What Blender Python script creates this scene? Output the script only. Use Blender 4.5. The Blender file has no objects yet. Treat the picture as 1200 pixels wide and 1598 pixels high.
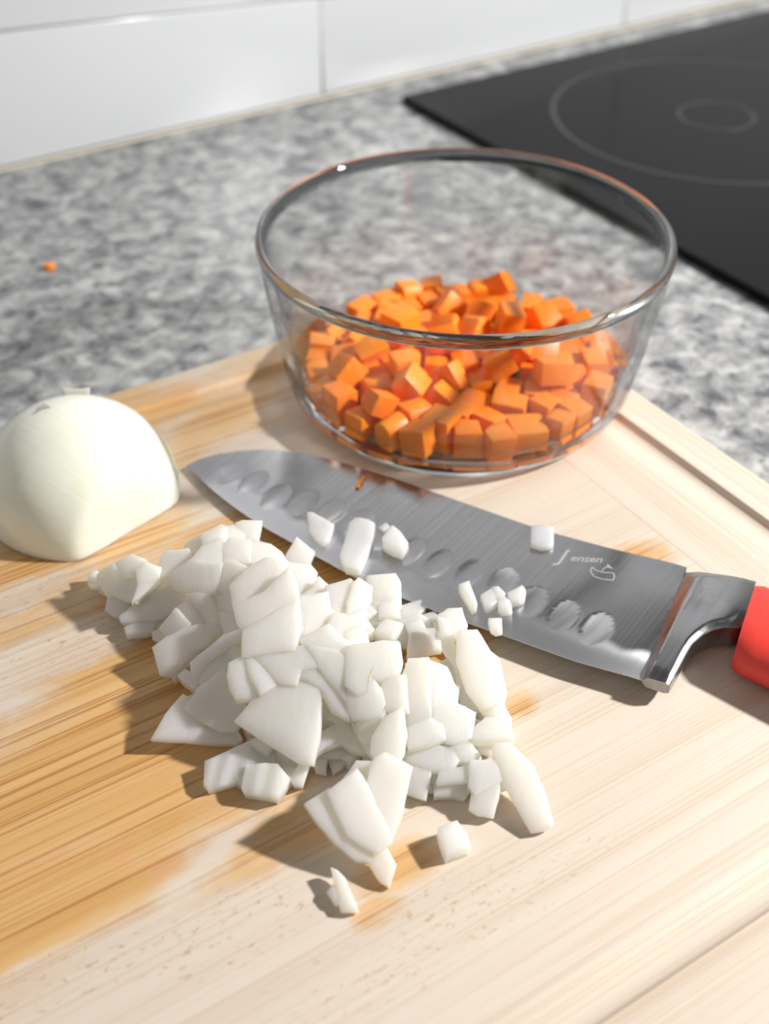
import bpy, bmesh, math, random
from mathutils import Vector, Matrix, Quaternion

# ------------------------------------------------------------------ camera, world, light, exposure
scene = bpy.context.scene
COL = scene.collection
MM = 0.001
BT = 18.0                        # board top above the countertop, mm

cam_data = bpy.data.cameras.new('camera')
cam = bpy.data.objects.new('camera', cam_data)
COL.objects.link(cam)
cam_data.sensor_fit = 'VERTICAL'
cam_data.sensor_height = 24.0
cam_data.sensor_width = 18.02
cam_data.lens = 1862.0 / 1598.0 * 24.0
cam_data.clip_start = 0.01
pitch = 0.6843
fwd = Vector((0, math.cos(pitch), -math.sin(pitch)))
right = Vector((1, 0, 0))
up = right.cross(fwd)
roll = 0.0023
r2 = right * math.cos(roll) + up * math.sin(roll)
u2 = up * math.cos(roll) - right * math.sin(roll)
m = Matrix.Identity(4)
for i in range(3):
    m[i][0], m[i][1], m[i][2] = r2[i], u2[i], -fwd[i]
m.translation = (0, 0, 0.303)
cam.matrix_world = m
cam_data.dof.use_dof = True
cam_data.dof.focus_distance = 0.372
cam_data.dof.aperture_fstop = 5.4
scene.camera = cam

world = bpy.data.worlds.new('world')
scene.world = world
world.use_nodes = True
bg = world.node_tree.nodes['Background']
bg.inputs['Color'].default_value = (1.0, 0.97, 0.93, 1)
bg.inputs['Strength'].default_value = 0.135

ld = bpy.data.lights.new('kitchen_lamp', 'AREA')
ld.shape = 'DISK'
ld.size = 0.075
ld.energy = 23.5
ld.color = (1.0, 0.985, 0.96)
lamp = bpy.data.objects.new('kitchen_lamp', ld)
COL.objects.link(lamp)
lamp.location = (0.93, 0.35, 0.70)
lamp.rotation_euler = (Vector((0.0, 0.34, 0.02)) - lamp.location).to_track_quat('-Z', 'Y').to_euler()

wd = bpy.data.lights.new('window_fill', 'AREA')  # unseen soft fill, added at left to lift the wall and shadow sides
wd.shape = 'RECTANGLE'; wd.size = 2.6; wd.size_y = 2.2
wd.energy = 9.0
wd.color = (1.0, 0.98, 0.96)
fill = bpy.data.objects.new('window_fill', wd)
COL.objects.link(fill)
fill.location = (-1.2, -0.9, 1.7)
fill.rotation_euler = (Vector((0.0, 0.5, 0.05)) - fill.location).to_track_quat('-Z', 'Y').to_euler()

scene.view_settings.view_transform = 'Standard'
scene.view_settings.look = 'None'
scene.view_settings.gamma = 1.0
scene.view_settings.use_curve_mapping = False
scene.view_settings.exposure = 0.0
scene.cycles.max_bounces = 12
scene.cycles.transparent_max_bounces = 24
scene.cycles.transmission_bounces = 10
scene.cycles.glossy_bounces = 6
scene.cycles.diffuse_bounces = 5
scene.cycles.sample_clamp_indirect = 4.0
scene.cycles.use_denoising = True

# ------------------------------------------------------------------ helpers
def mat(name):
    mt = bpy.data.materials.new(name)
    mt.use_nodes = True
    nt = mt.node_tree
    return mt, nt, nt.nodes['Principled BSDF'], nt.nodes['Material Output']

def nd(nt, typ, **kw):
    n = nt.nodes.new(typ)
    ins = kw.pop('ins', {})
    for k, v in kw.items():
        setattr(n, k, v)
    for k, v in ins.items():
        n.inputs[k].default_value = v
    return n

def math_(nt, op, a, b=None, clamp=False):
    n = nt.nodes.new('ShaderNodeMath'); n.operation = op; n.use_clamp = clamp
    for i, v in enumerate((a, b)):
        if v is None: continue
        if isinstance(v, (int, float)): n.inputs[i].default_value = v
        else: nt.links.new(v, n.inputs[i])
    return n.outputs[0]

def mix_(nt, fac, a, b):
    n = nt.nodes.new('ShaderNodeMix'); n.data_type = 'RGBA'
    for sock, v in ((n.inputs[0], fac), (n.inputs[6], a), (n.inputs[7], b)):
        if isinstance(v, (int, float)): sock.default_value = v
        elif isinstance(v, tuple): sock.default_value = v if len(v) == 4 else v + (1,)
        else: nt.links.new(v, sock)
    return n.outputs[2]

def ramp(nt, fac, stops):
    n = nt.nodes.new('ShaderNodeValToRGB')
    els = n.color_ramp.elements
    while len(els) < len(stops): els.new(0.5)
    for e, (p, c) in zip(els, stops):
        e.position = p
        e.color = (c, c, c, 1) if isinstance(c, (int, float)) else tuple(c) + (1,)
    nt.links.new(fac, n.inputs[0])
    return n.outputs[0]

def noise(nt, vec, scale, detail=3, rough=.5, dist=0):
    n = nd(nt, 'ShaderNodeTexNoise', ins={'Scale': scale, 'Detail': detail, 'Roughness': rough, 'Distortion': dist})
    if vec is not None: nt.links.new(vec, n.inputs['Vector'])
    return n.outputs['Fac']

def bump(nt, bsdf, h, strength, dist=.001):
    b = nd(nt, 'ShaderNodeBump', ins={'Strength': strength, 'Distance': dist})
    nt.links.new(h, b.inputs['Height'])
    nt.links.new(b.outputs[0], bsdf.inputs['Normal'])

def mapping(nt, scale=(1, 1, 1), rot=(0, 0, 0)):
    tc = nd(nt, 'ShaderNodeTexCoord')
    mp = nd(nt, 'ShaderNodeMapping')
    mp.inputs['Scale'].default_value = scale
    mp.inputs['Rotation'].default_value = rot
    nt.links.new(tc.outputs['Object'], mp.inputs['Vector'])
    return mp.outputs[0]

def mesh_obj(name, verts, faces, mt=None, parent=None, smooth=True, scale=MM):
    me = bpy.data.meshes.new(name)
    me.from_pydata([(v[0] * scale, v[1] * scale, v[2] * scale) for v in verts], [], faces)
    if smooth:
        me.polygons.foreach_set('use_smooth', [True] * len(me.polygons))
    o = bpy.data.objects.new(name, me)
    COL.objects.link(o)
    if mt: me.materials.append(mt)
    if parent: o.parent = parent
    return o

def bm_obj(name, bm, mt, parent=None, smooth=False):
    bmesh.ops.recalc_face_normals(bm, faces=bm.faces)
    me = bpy.data.meshes.new(name)
    bm.to_mesh(me); bm.free()
    if smooth:
        me.polygons.foreach_set('use_smooth', [True] * len(me.polygons))
    o = bpy.data.objects.new(name, me)
    COL.objects.link(o)
    if mt: me.materials.append(mt)
    if parent: o.parent = parent
    return o

def empty(name, loc=(0, 0, 0), rz=0):
    o = bpy.data.objects.new(name, None)
    o.empty_display_size = .02
    o.location = loc; o.rotation_euler = (0, 0, rz)
    COL.objects.link(o)
    return o

def tag(o, label=None, cat=None, group=None, kind=None):
    if label: o['label'] = label
    if cat: o['category'] = cat
    if group: o['group'] = group
    if kind: o['kind'] = kind
    return o

def box_bm(x0, x1, y0, y1, z0, z1, bev=0, seg=2):
    bm = bmesh.new()
    bmesh.ops.create_cube(bm, size=1)
    bmesh.ops.scale(bm, vec=((x1 - x0) * MM, (y1 - y0) * MM, (z1 - z0) * MM), verts=bm.verts)
    bmesh.ops.translate(bm, vec=((x0 + x1) / 2 * MM, (y0 + y1) / 2 * MM, (z0 + z1) / 2 * MM), verts=bm.verts)
    if bev:
        bmesh.ops.bevel(bm, geom=bm.edges[:], offset=bev * MM, segments=seg, profile=.5, affect='EDGES')
    return bm

# ------------------------------------------------------------------ materials
def granite_material():
    mt, nt, b, out = mat('granite')
    v = mapping(nt)
    n1 = noise(nt, v, 78, 4, .62, .5)
    n2 = noise(nt, v, 120, 3, .6, .4)
    n3 = noise(nt, v, 45, 2, .5, .6)
    base = ramp(nt, n1, [(.32, (.07, .073, .085)), (.44, (.205, .21, .22)), (.54, (.33, .33, .325)), (.66, (.52, .52, .51))])
    dark = ramp(nt, n2, [(.58, 0.0), (.66, 1.0)])
    c = mix_(nt, math_(nt, 'MULTIPLY', dark, .75), base, (.045, .05, .06))
    warm = ramp(nt, n3, [(.55, 0.0), (.72, 1.0)])
    c = mix_(nt, math_(nt, 'MULTIPLY', warm, .35), c, (.50, .49, .47))
    nt.links.new(c, b.inputs['Base Color'])
    b.inputs['Roughness'].default_value = .28
    return mt

def bamboo_material(name, along_x, stains):
    mt, nt, b, out = mat(name)
    s_along, s_cross = 5, 950
    sc = (s_along, s_cross, 30) if along_x else (s_cross, s_along, 30)
    v = mapping(nt, sc)
    fine = noise(nt, v, 1.0, 3, .6, .1)
    sc2 = (5, 130, 10) if along_x else (130, 5, 10)
    mid = noise(nt, mapping(nt, sc2), 1.0, 2, .5, .2)
    strip_sc = (1.2, 46, 1) if along_x else (46, 1.2, 1)
    strip = noise(nt, mapping(nt, strip_sc), 1.0, 0, .5)
    streak = ramp(nt, fine, [(.38, 0.0), (.45, .75), (.53, 1.0)])
    pale = mix_(nt, ramp(nt, mid, [(.3, 0.0), (.7, 1.0)]), (.60, .50, .41), (.675, .59, .50))
    pale = mix_(nt, ramp(nt, strip, [(.35, 0.0), (.65, .5)]), pale, (.66, .565, .47))
    pale = mix_(nt, math_(nt, 'MULTIPLY', math_(nt, 'SUBTRACT', 1.0, streak), .33), pale, (.55, .37, .20))
    col = pale
    if stains:
        tc = nd(nt, 'ShaderNodeTexCoord')
        sep = nd(nt, 'ShaderNodeSeparateXYZ')
        nt.links.new(tc.outputs['Object'], sep.inputs[0])
        X, Y = sep.outputs[0], sep.outputs[1]
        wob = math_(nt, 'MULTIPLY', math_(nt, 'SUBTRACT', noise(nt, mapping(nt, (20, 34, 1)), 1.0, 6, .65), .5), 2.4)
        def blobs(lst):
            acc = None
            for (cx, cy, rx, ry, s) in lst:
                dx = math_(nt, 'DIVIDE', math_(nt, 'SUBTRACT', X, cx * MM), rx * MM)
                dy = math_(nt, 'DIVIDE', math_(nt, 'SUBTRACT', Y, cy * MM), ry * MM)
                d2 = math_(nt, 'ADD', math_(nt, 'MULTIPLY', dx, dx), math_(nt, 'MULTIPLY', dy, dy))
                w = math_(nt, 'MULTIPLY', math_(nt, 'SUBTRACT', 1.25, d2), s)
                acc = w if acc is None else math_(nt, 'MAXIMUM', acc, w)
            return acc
        wet = ramp(nt, math_(nt, 'ADD', blobs(WET_FALLOFF), wob), [(.05, 0.0), (.55, .8), (1.1, 1.0)])
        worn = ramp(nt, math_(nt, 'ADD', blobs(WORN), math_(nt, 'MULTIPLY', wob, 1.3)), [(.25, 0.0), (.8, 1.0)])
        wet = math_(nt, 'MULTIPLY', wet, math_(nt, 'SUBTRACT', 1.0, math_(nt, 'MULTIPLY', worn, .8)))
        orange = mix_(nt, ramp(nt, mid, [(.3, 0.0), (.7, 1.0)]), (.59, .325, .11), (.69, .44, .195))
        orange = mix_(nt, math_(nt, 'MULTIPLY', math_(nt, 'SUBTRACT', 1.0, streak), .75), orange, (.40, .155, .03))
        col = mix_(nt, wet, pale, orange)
        pit = ramp(nt, noise(nt, mapping(nt, (260, 560, 1)), 1.0, 3, .65), [(.58, 0.0), (.66, 1.0)])
        col = mix_(nt, math_(nt, 'MULTIPLY', math_(nt, 'MULTIPLY', pit, worn), .55), col, (.42, .24, .11))
        pink = ramp(nt, blobs(PINK), [(.3, 0.0), (1.2, 1.0)])
        col = mix_(nt, math_(nt, 'MULTIPLY', pink, .22), col, (.72, .30, .20))
        nt.links.new(ramp(nt, wet, [(0, .55), (1, .36)]), b.inputs['Roughness'])
    else:
        b.inputs['Roughness'].default_value = .5
    nt.links.new(col, b.inputs['Base Color'])
    bump(nt, b, streak, .30, .0003)
    b.inputs['Specular IOR Level'].default_value = .35
    return mt

# wet, worn and pink patches of the board (back-left wet ones partly paint lamp falloff), board coordinates in mm: centre x, y, radius x, y, strength
WET_FALLOFF = [(60, 235, 75, 42, 1.0), (110, 275, 70, 40, 1.1), (140, 300, 55, 28, 1.0), (158, 228, 26, 20, .9), (20, 205, 60, 22, .9), (80, 185, 30, 12, .6), (0, 190, 30, 16, .8),
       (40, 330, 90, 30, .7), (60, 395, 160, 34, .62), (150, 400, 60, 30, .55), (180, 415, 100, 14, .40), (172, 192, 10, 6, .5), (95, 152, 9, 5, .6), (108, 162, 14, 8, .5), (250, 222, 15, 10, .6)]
WORN = [(66, 290, 42, 13, 1.0), (62, 170, 26, 14, 1.0), (40, 322, 60, 10, .8), (100, 140, 60, 14, .7), (12, 180, 50, 10, .8), (10, 250, 12, 4, .5)]
PINK = [(45, 205, 2.2, 9, 1.0), (51, 196, 2, 6, 1.0), (30, 216, 3, 3, 1.0), (22, 214, 14, 8, .45)]

def steel_material(name='brushed_steel', ground=False):
    mt, nt, b, out = mat(name)
    b.inputs['Metallic'].default_value = 1
    v = mapping(nt, (900, 14, 60))
    n = noise(nt, v, 1.0, 2, .5)
    sm = noise(nt, mapping(nt), 38, 3, .5)
    nt.links.new(mix_(nt, ramp(nt, n, [(.35, 0.0), (.65, 1.0)]), (.31, .305, .315), (.36, .355, .365)), b.inputs['Base Color'])
    nt.links.new(math_(nt, 'ADD', math_(nt, 'MULTIPLY', n, .12), math_(nt, 'MULTIPLY', sm, .26 if ground else .5)), b.inputs['Roughness'])
    if ground:
        b2 = nd(nt, 'ShaderNodeBsdfPrincipled')
        b2.inputs['Metallic'].default_value = 1
        nt.links.new(b.inputs['Base Color'].links[0].from_socket, b2.inputs['Base Color'])
        nt.links.new(b.inputs['Roughness'].links[0].from_socket, b2.inputs['Roughness'])
        bump(nt, b2, n, .06, .0002)
        b.inputs['Anisotropic'].default_value = .85
        b.inputs['Anisotropic Rotation'].default_value = .25
        tg = nd(nt, 'ShaderNodeTangent', direction_type='RADIAL', axis='Z')
        nt.links.new(tg.outputs[0], b.inputs['Tangent'])
        nt.links.new(math_(nt, 'ADD', math_(nt, 'MULTIPLY', n, .14), .36), b.inputs['Roughness'])
        nt.links.remove(b.inputs['Base Color'].links[0])
        b.inputs['Base Color'].default_value = (.66, .66, .69, 1)
        av = nd(nt, 'ShaderNodeAttribute', attribute_name='ground')
        mx = nd(nt, 'ShaderNodeMixShader')
        nt.links.new(av.outputs['Fac'], mx.inputs[0]); nt.links.new(b2.outputs[0], mx.inputs[1]); nt.links.new(b.outputs[0], mx.inputs[2])
        nt.links.new(mx.outputs[0], out.inputs[0])
    bump(nt, b, n, .15 if ground else .06, .0002)
    return mt

def onion_material(name, ridged=False, tint=(.955, .95, .905)):
    mt, nt, b, out = mat(name)
    oi = nd(nt, 'ShaderNodeObjectInfo')
    n = noise(nt, mapping(nt), 700, 3, .6)
    n2 = noise(nt, mapping(nt), 130, 2, .5)
    c = mix_(nt, oi.outputs['Random'], tint, (tint[0] * .985, tint[1] * .98, tint[2] * .95))
    c = mix_(nt, ramp(nt, n2, [(.35, 0.0), (.7, .5)]), c, (.965, .965, .945))
    nt.links.new(c, b.inputs['Base Color'])
    b.inputs['Roughness'].default_value = .30
    b.inputs['Subsurface Weight'].default_value = 1.0
    b.inputs['Subsurface Radius'].default_value = (1.0, .95, .70)
    b.inputs['Subsurface Scale'].default_value = .008
    b.inputs['Specular IOR Level'].default_value = .45
    h = n
    w = nd(nt, 'ShaderNodeTexWave', ins={'Scale': 62 if ridged else 95, 'Distortion': 2.0, 'Detail': 1})
    nt.links.new(mapping(nt, (1, .35, .2), (0, 0, .35)), w.inputs['Vector'])
    tl = nd(nt, 'ShaderNodeBsdfTranslucent', ins={'Color': (1.0, .97, .88, 1)})
    mx = nd(nt, 'ShaderNodeMixShader', ins={'Fac': .40})
    nt.links.new(b.outputs[0], mx.inputs[1]); nt.links.new(tl.outputs[0], mx.inputs[2])
    nt.links.new(mx.outputs[0], out.inputs[0])
    h = math_(nt, 'ADD', math_(nt, 'ADD', math_(nt, 'MULTIPLY', n, .45), math_(nt, 'MULTIPLY', noise(nt, mapping(nt, (1, .3, .6), (.3, .2, .5)), 420, 2, .5), .6)), math_(nt, 'MULTIPLY', w.outputs['Fac'], 1.4 if ridged else .10))
    bump(nt, b, h, .6 if ridged else .55, .0006)
    b.inputs['Coat Weight'].default_value = .35
    b.inputs['Coat Roughness'].default_value = .12
    return mt

def half_onion_material():
    mt, nt, b, out = mat('onion_flesh_skin')
    tc = nd(nt, 'ShaderNodeTexCoord')
    sep = nd(nt, 'ShaderNodeSeparateXYZ')
    nt.links.new(tc.outputs['Object'], sep.inputs[0])
    ang = math_(nt, 'ARCTAN2', sep.outputs[2], sep.outputs[1])
    cmb = nd(nt, 'ShaderNodeCombineXYZ')
    nt.links.new(math_(nt, 'MULTIPLY', ang, 9.0), cmb.inputs[0])
    nt.links.new(math_(nt, 'MULTIPLY', sep.outputs[0], 12.0), cmb.inputs[1])
    vein = noise(nt, cmb.outputs[0], 1.6, 3, .6)
    c = mix_(nt, ramp(nt, vein, [(.3, 0.0), (.7, 1.0)]), (.84, .86, .72), (.885, .895, .80))
    nt.links.new(c, b.inputs['Base Color'])
    b.inputs['Roughness'].default_value = .13
    b.inputs['Coat Weight'].default_value = .4
    b.inputs['Coat Roughness'].default_value = .05
    b.inputs['Subsurface Weight'].default_value = .7
    b.inputs['Subsurface Radius'].default_value = (1.0, .95, .65)
    b.inputs['Subsurface Scale'].default_value = .006
    bump(nt, b, vein, .10, .0010)
    return mt

def carrot_material():
    mt, nt, b, out = mat('carrot')
    oi = nd(nt, 'ShaderNodeObjectInfo')
    n = noise(nt, mapping(nt), 260, 3, .6)
    c = mix_(nt, oi.outputs['Random'], (.96, .22, .008), (.98, .30, .018))
    c = mix_(nt, ramp(nt, n, [(.4, 0.0), (.7, .4)]), c, (.99, .36, .035))
    nt.links.new(c, b.inputs['Base Color'])
    b.inputs['Roughness'].default_value = .42
    b.inputs['Subsurface Weight'].default_value = .5
    b.inputs['Subsurface Radius'].default_value = (1.0, .35, .08)
    b.inputs['Subsurface Scale'].default_value = .003
    bump(nt, b, n, .25, .0004)
    return mt

def thin_glass_material():
    # one face of a thin clear glass wall: light goes straight on, the rest reflects by Fresnel
    mt = bpy.data.materials.new('thin_glass'); mt.use_nodes = True
    nt = mt.node_tree; nt.nodes.clear()
    out = nd(nt, 'ShaderNodeOutputMaterial')
    geo = nd(nt, 'ShaderNodeNewGeometry')
    dot = nd(nt, 'ShaderNodeVectorMath', operation='DOT_PRODUCT')
    nt.links.new(geo.outputs['Incoming'], dot.inputs[0]); nt.links.new(geo.outputs['Normal'], dot.inputs[1])
    c = math_(nt, 'ABSOLUTE', dot.outputs['Value'])
    om = math_(nt, 'SUBTRACT', 1.0, c, True)
    f = math_(nt, 'ADD', math_(nt, 'MULTIPLY', math_(nt, 'POWER', om, 5.0), .96), .04)
    inv = math_(nt, 'DIVIDE', 1.0, math_(nt, 'MAXIMUM', c, .12))
    tint = math_(nt, 'POWER', .965, inv)
    cmb = nd(nt, 'ShaderNodeCombineColor')
    for i, k in enumerate((.995, 1.0, .995)):
        nt.links.new(math_(nt, 'MULTIPLY', tint, k), cmb.inputs[i])
    tr = nd(nt, 'ShaderNodeBsdfTransparent'); nt.links.new(cmb.outputs[0], tr.inputs[0])
    gl = nd(nt, 'ShaderNodeBsdfGlossy', ins={'Roughness': .02})
    wv = noise(nt, mapping(nt, (1, 1, .35)), 55, 2, .5)
    bp = nd(nt, 'ShaderNodeBump', ins={'Strength': .12, 'Distance': .002})
    nt.links.new(wv, bp.inputs['Height']); nt.links.new(bp.outputs[0], gl.inputs['Normal'])
    mx = nd(nt, 'ShaderNodeMixShader')
    nt.links.new(f, mx.inputs[0]); nt.links.new(tr.outputs[0], mx.inputs[1]); nt.links.new(gl.outputs[0], mx.inputs[2])
    nt.links.new(mx.outputs[0], out.inputs[0])
    return mt

def simple(name, color, rough=.5, metal=0, spec=.5):
    mt, nt, b, out = mat(name)
    b.inputs['Base Color'].default_value = tuple(color) + (1,)
    b.inputs['Roughness'].default_value = rough
    b.inputs['Metallic'].default_value = metal
    b.inputs['Specular IOR Level'].default_value = spec
    return mt

def solid_glass_material(name='solid_glass', col=(.93, .96, .95, 1)):
    mt, nt, b, out = mat(name)
    b.inputs['Base Color'].default_value = col
    b.inputs['Roughness'].default_value = .0
    b.inputs['IOR'].default_value = 1.5
    b.inputs['Transmission Weight'].default_value = 1.0
    return mt

def tile_material():
    mt, nt, b, out = mat('white_glazed_tile')
    n = noise(nt, mapping(nt), 6, 2, .5)
    nt.links.new(mix_(nt, n, (.60, .615, .64), (.63, .645, .665)), b.inputs['Base Color'])
    b.inputs['Roughness'].default_value = .18
    return mt

def handle_material():
    mt, nt, b, out = mat('red_grip')
    n = noise(nt, mapping(nt), 350, 3, .6)
    nt.links.new(mix_(nt, n, (.70, .035, .025), (.82, .06, .04)), b.inputs['Base Color'])
    b.inputs['Roughness'].default_value = .45
    bump(nt, b, n, .08, .0005)
    return mt

GRANITE = granite_material()
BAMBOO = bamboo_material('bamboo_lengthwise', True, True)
BAMBOO_END = bamboo_material('bamboo_crosswise', False, False)
STEEL = steel_material()
ONION = onion_material('onion_flesh')
ONION_RIDGED = onion_material('onion_flesh_ridged', True, (.86, .85, .80))
ONION_HALF = half_onion_material()
CARROT = carrot_material()
THIN_GLASS = thin_glass_material()
SOLID_GLASS = solid_glass_material()
RIM_GLASS = solid_glass_material('rim_glass', (.24, .26, .26, 1))
TILE = tile_material()
GROUT = simple('grout', (.60, .60, .60), .8)
CAULK = simple('yellowed_caulk', (.60, .56, .46), .5)
BLACK_GLASS = simple('black_ceramic_glass', (.004, .004, .0045), .16, 0, .07)
PRINT = simple('grey_print', (.024, .024, .024), .4)
GRIP = handle_material()
GROUND_EDGE = steel_material('ground_edge_steel', True)
DARK = simple('dark_gap', (.03, .02, .02), .6)
ETCH = simple('etched_mark', (.50, .50, .51), .5, .5)

# ------------------------------------------------------------------ setting: countertop, tiled wall
YC = 0.577                        # heading of the wall and countertop
counter = bm_obj('countertop', box_bm(-900, 1500, -300, 722, -30, 0, 1.5), GRANITE)
counter.rotation_euler.z = YC
tag(counter, 'grey speckled granite countertop running along the white tiled wall', 'countertop')

wall = bm_obj('wall_back', box_bm(-900, 1500, 724, 780, -30, 700), GROUT)
wall.rotation_euler.z = YC
tag(wall, kind='structure')
TW = 278.0
def seam(x): return 80.8 - .065 * (x - 200.8)
def tile(x0, x1, zb, zt):
    g = .25
    bm = bmesh.new()
    vs = []
    for y in (727.0, 718.5):
        for (x, z) in ((x0 + g, zb(x0) + g), (x1 - g, zb(x1) + g), (x1 - g, zt(x1) - g), (x0 + g, zt(x0) - g)):
            vs.append(bm.verts.new((x * MM, y * MM, z * MM)))
    bm.faces.new(vs[0:4]); bm.faces.new(vs[4:8])
    for i in range(4):
        j = (i + 1) % 4
        bm.faces.new((vs[i], vs[j], vs[4 + j], vs[4 + i]))
    bmesh.ops.recalc_face_normals(bm, faces=bm.faces)
    bmesh.ops.bevel(bm, geom=[e for e in bm.edges if all(abs(v.co.y - .7185) < 1e-6 for v in e.verts)], offset=1.5 * MM, segments=3, profile=.5, affect='EDGES')
    return bm_obj('tile', bm, TILE, wall, True)
for k in range(-3, 4):
    x0 = 415.8 + TW * (k - 1)
    for r in range(4):
        lo = (lambda x: 2.0) if r == 0 else (lambda x, r=r: seam(x) + 200 * (r - 1))
        hi = lambda x, r=r: seam(x) + 200 * r
        tile(x0, x0 + TW, lo, hi)
bm = box_bm(-900, 1500, 716.5, 720, -.2, 1.9, .8)
caulk = bm_obj('trim_1', bm, CAULK, None, True)
caulk.rotation_euler.z = YC
tag(caulk, kind='structure')

# ------------------------------------------------------------------ cooktop
ck = empty('cooktop', (0, 0, 0), YC)
tag(ck, 'black glass cooktop with faint grey burner rings set on the granite', 'cooktop')
bm_obj('glass_plate', box_bm(456, 1046, 171, 681, .2, 5.5, 1.6, 3), BLACK_GLASS, ck)
def annulus(name, cx, cy, r, w, z):
    n = 96; vs = []; fs = []
    for rr, zz in ((r - w, z - .15), (r - w, z), (r, z), (r, z - .15)):
        for i in range(n):
            a = 2 * math.pi * i / n
            vs.append((cx + rr * math.cos(a), cy + rr * math.sin(a), zz))
    for k in range(3):
        for i in range(n):
            j = (i + 1) % n
            fs.append((k * n + i, k * n + j, (k + 1) * n + j, (k + 1) * n + i))
    return mesh_obj(name, vs, fs, PRINT, ck)
annulus('burner_ring', 612, 536, 110, 3.2, 5.62)
annulus('burner_ring', 612, 536, 26, 2.4, 5.62)

# ------------------------------------------------------------------ cutting board
YB = 0.5678
board = empty('cutting_board', (0, 0, 0), YB)
tag(board, 'pale bamboo cutting board with juice groove and orange wet stains under the onions', 'cutting board')
BX0, BX1, BY0, BY1 = -230.0, 325.0, 73.5, 426.6
def rrect(x0, x1, y0, y1, r, z, n=7):
    pts = []
    for cx, cy, a0 in ((x1 - r, y1 - r, 0), (x0 + r, y1 - r, 90), (x0 + r, y0 + r, 180), (x1 - r, y0 + r, 270)):
        for i in range(n):
            a = math.radians(a0 + 90.0 * i / (n - 1))
            pts.append((cx + r * math.cos(a), cy + r * math.sin(a), z))
    return pts
def board_bm():
    loops = [rrect(BX0 + 1.5, BX1 - 1.5, BY0 + 1.5, BY1 - 1.5, 14, .3)]
    for ins, z in ((.3, 1.6), (0, 3), (0, 15), (.35, 16.6), (1.2, 17.6), (2.6, 18)):
        loops.append(rrect(BX0 + ins, BX1 - ins, BY0 + ins, BY1 - ins, 16 - ins, z))
    W = 14.5
    for k in range(13):
        t = k / 12.0
        z = 18 - 2.7 * math.sin(math.pi * t ** .62) if 0 < k < 12 else 18
        i = 18 + W * t
        loops.append(rrect(BX0 + i, BX1 - i, BY0 + 5 + i, BY1 - i, max(18 - W * t, 4), z))
    bm = bmesh.new()
    rows = [[bm.verts.new((p[0] * MM, p[1] * MM, p[2] * MM)) for p in l] for l in loops]
    for a, b_ in zip(rows, rows[1:]):
        for i in range(len(a)):
            j = (i + 1) % len(a)
            bm.faces.new((a[i], a[j], b_[j], b_[i]))
    bm.faces.new(rows[-1]); bm.faces.new(rows[0])
    bmesh.ops.recalc_face_normals(bm, faces=bm.faces)
    return bm
JX = 266.8
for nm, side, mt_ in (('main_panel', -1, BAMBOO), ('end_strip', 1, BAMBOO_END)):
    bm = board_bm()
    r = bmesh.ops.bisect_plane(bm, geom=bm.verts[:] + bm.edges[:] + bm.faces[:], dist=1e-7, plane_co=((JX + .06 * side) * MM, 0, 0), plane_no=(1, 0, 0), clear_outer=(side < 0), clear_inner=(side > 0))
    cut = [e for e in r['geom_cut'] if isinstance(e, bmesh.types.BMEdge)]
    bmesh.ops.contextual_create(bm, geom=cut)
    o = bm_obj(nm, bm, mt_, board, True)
    o.data.set_sharp_from_angle(angle=math.radians(50))
    if side > 0: o['label'] = 'end strip with grain running crosswise'

# ------------------------------------------------------------------ glass bowl
BC = (31.5, 436.4)
bowl = None
OUT = [(0, 1.6), (30, 1.5), (57, 1.3), (59.5, .3), (62, 0), (65, .6), (68.5, 2.8), (71.2, 6.5), (73.0, 11), (74.4, 17), (76.6, 30), (79.2, 46), (81.0, 58), (82.0, 68)]
RIM = [(82.7, 69.4), (83.0, 71.2), (82.6, 72.7), (81.4, 73.5), (80.1, 73.2), (79.2, 71.8), (78.8, 69.6)]
INN = [(78.6, 68), (76.8, 55), (74.6, 42), (72.2, 30), (69.2, 17), (67.0, 11.5), (63.5, 7.2), (58, 5.4), (30, 4.8), (0, 4.8)]
def bowl_mesh():
    n = 128
    prof = OUT + RIM + INN
    vs, fs, mi = [], [], []
    idx = []
    for (r, z) in prof:
        if r == 0:
            idx.append([len(vs)] * n); vs.append((0, 0, z))
        else:
            idx.append(list(range(len(vs), len(vs) + n)))
            for i in range(n):
                a = 2 * math.pi * i / n
                vs.append((r * math.cos(a), r * math.sin(a), z))
    for k in range(len(prof) - 1):
        zz = (prof[k][1] + prof[k + 1][1]) / 2
        for i in range(n):
            j = (i + 1) % n
            f = [idx[k][i], idx[k][j], idx[k + 1][j], idx[k + 1][i]]
            g = []
            for q in f:
                if q not in g: g.append(q)
            fs.append(tuple(g))
            mi.append(2 if zz > 68.2 else 1 if (zz < 9 and k < len(OUT)) or zz < 6.5 else 0)
    root = empty('glass_bowl')
    for k, (nm, mt_) in enumerate((('bowl_wall', THIN_GLASS), ('bowl_base', SOLID_GLASS), ('rolled_rim', RIM_GLASS))):
        sub = [f for f, q in zip(fs, mi) if q == k]
        used = sorted({i for f in sub for i in f})
        ren = {i: j for j, i in enumerate(used)}
        mesh_obj(nm, [vs[i] for i in used], [tuple(ren[i] for i in f) for f in sub], mt_, root)
    return root
bowl = bowl_mesh()
bowl.location = (BC[0] * MM, BC[1] * MM, (BT + .05) * MM)
tag(bowl, 'clear glass mixing bowl of diced carrots on the back of the bamboo board', 'bowl')

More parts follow.
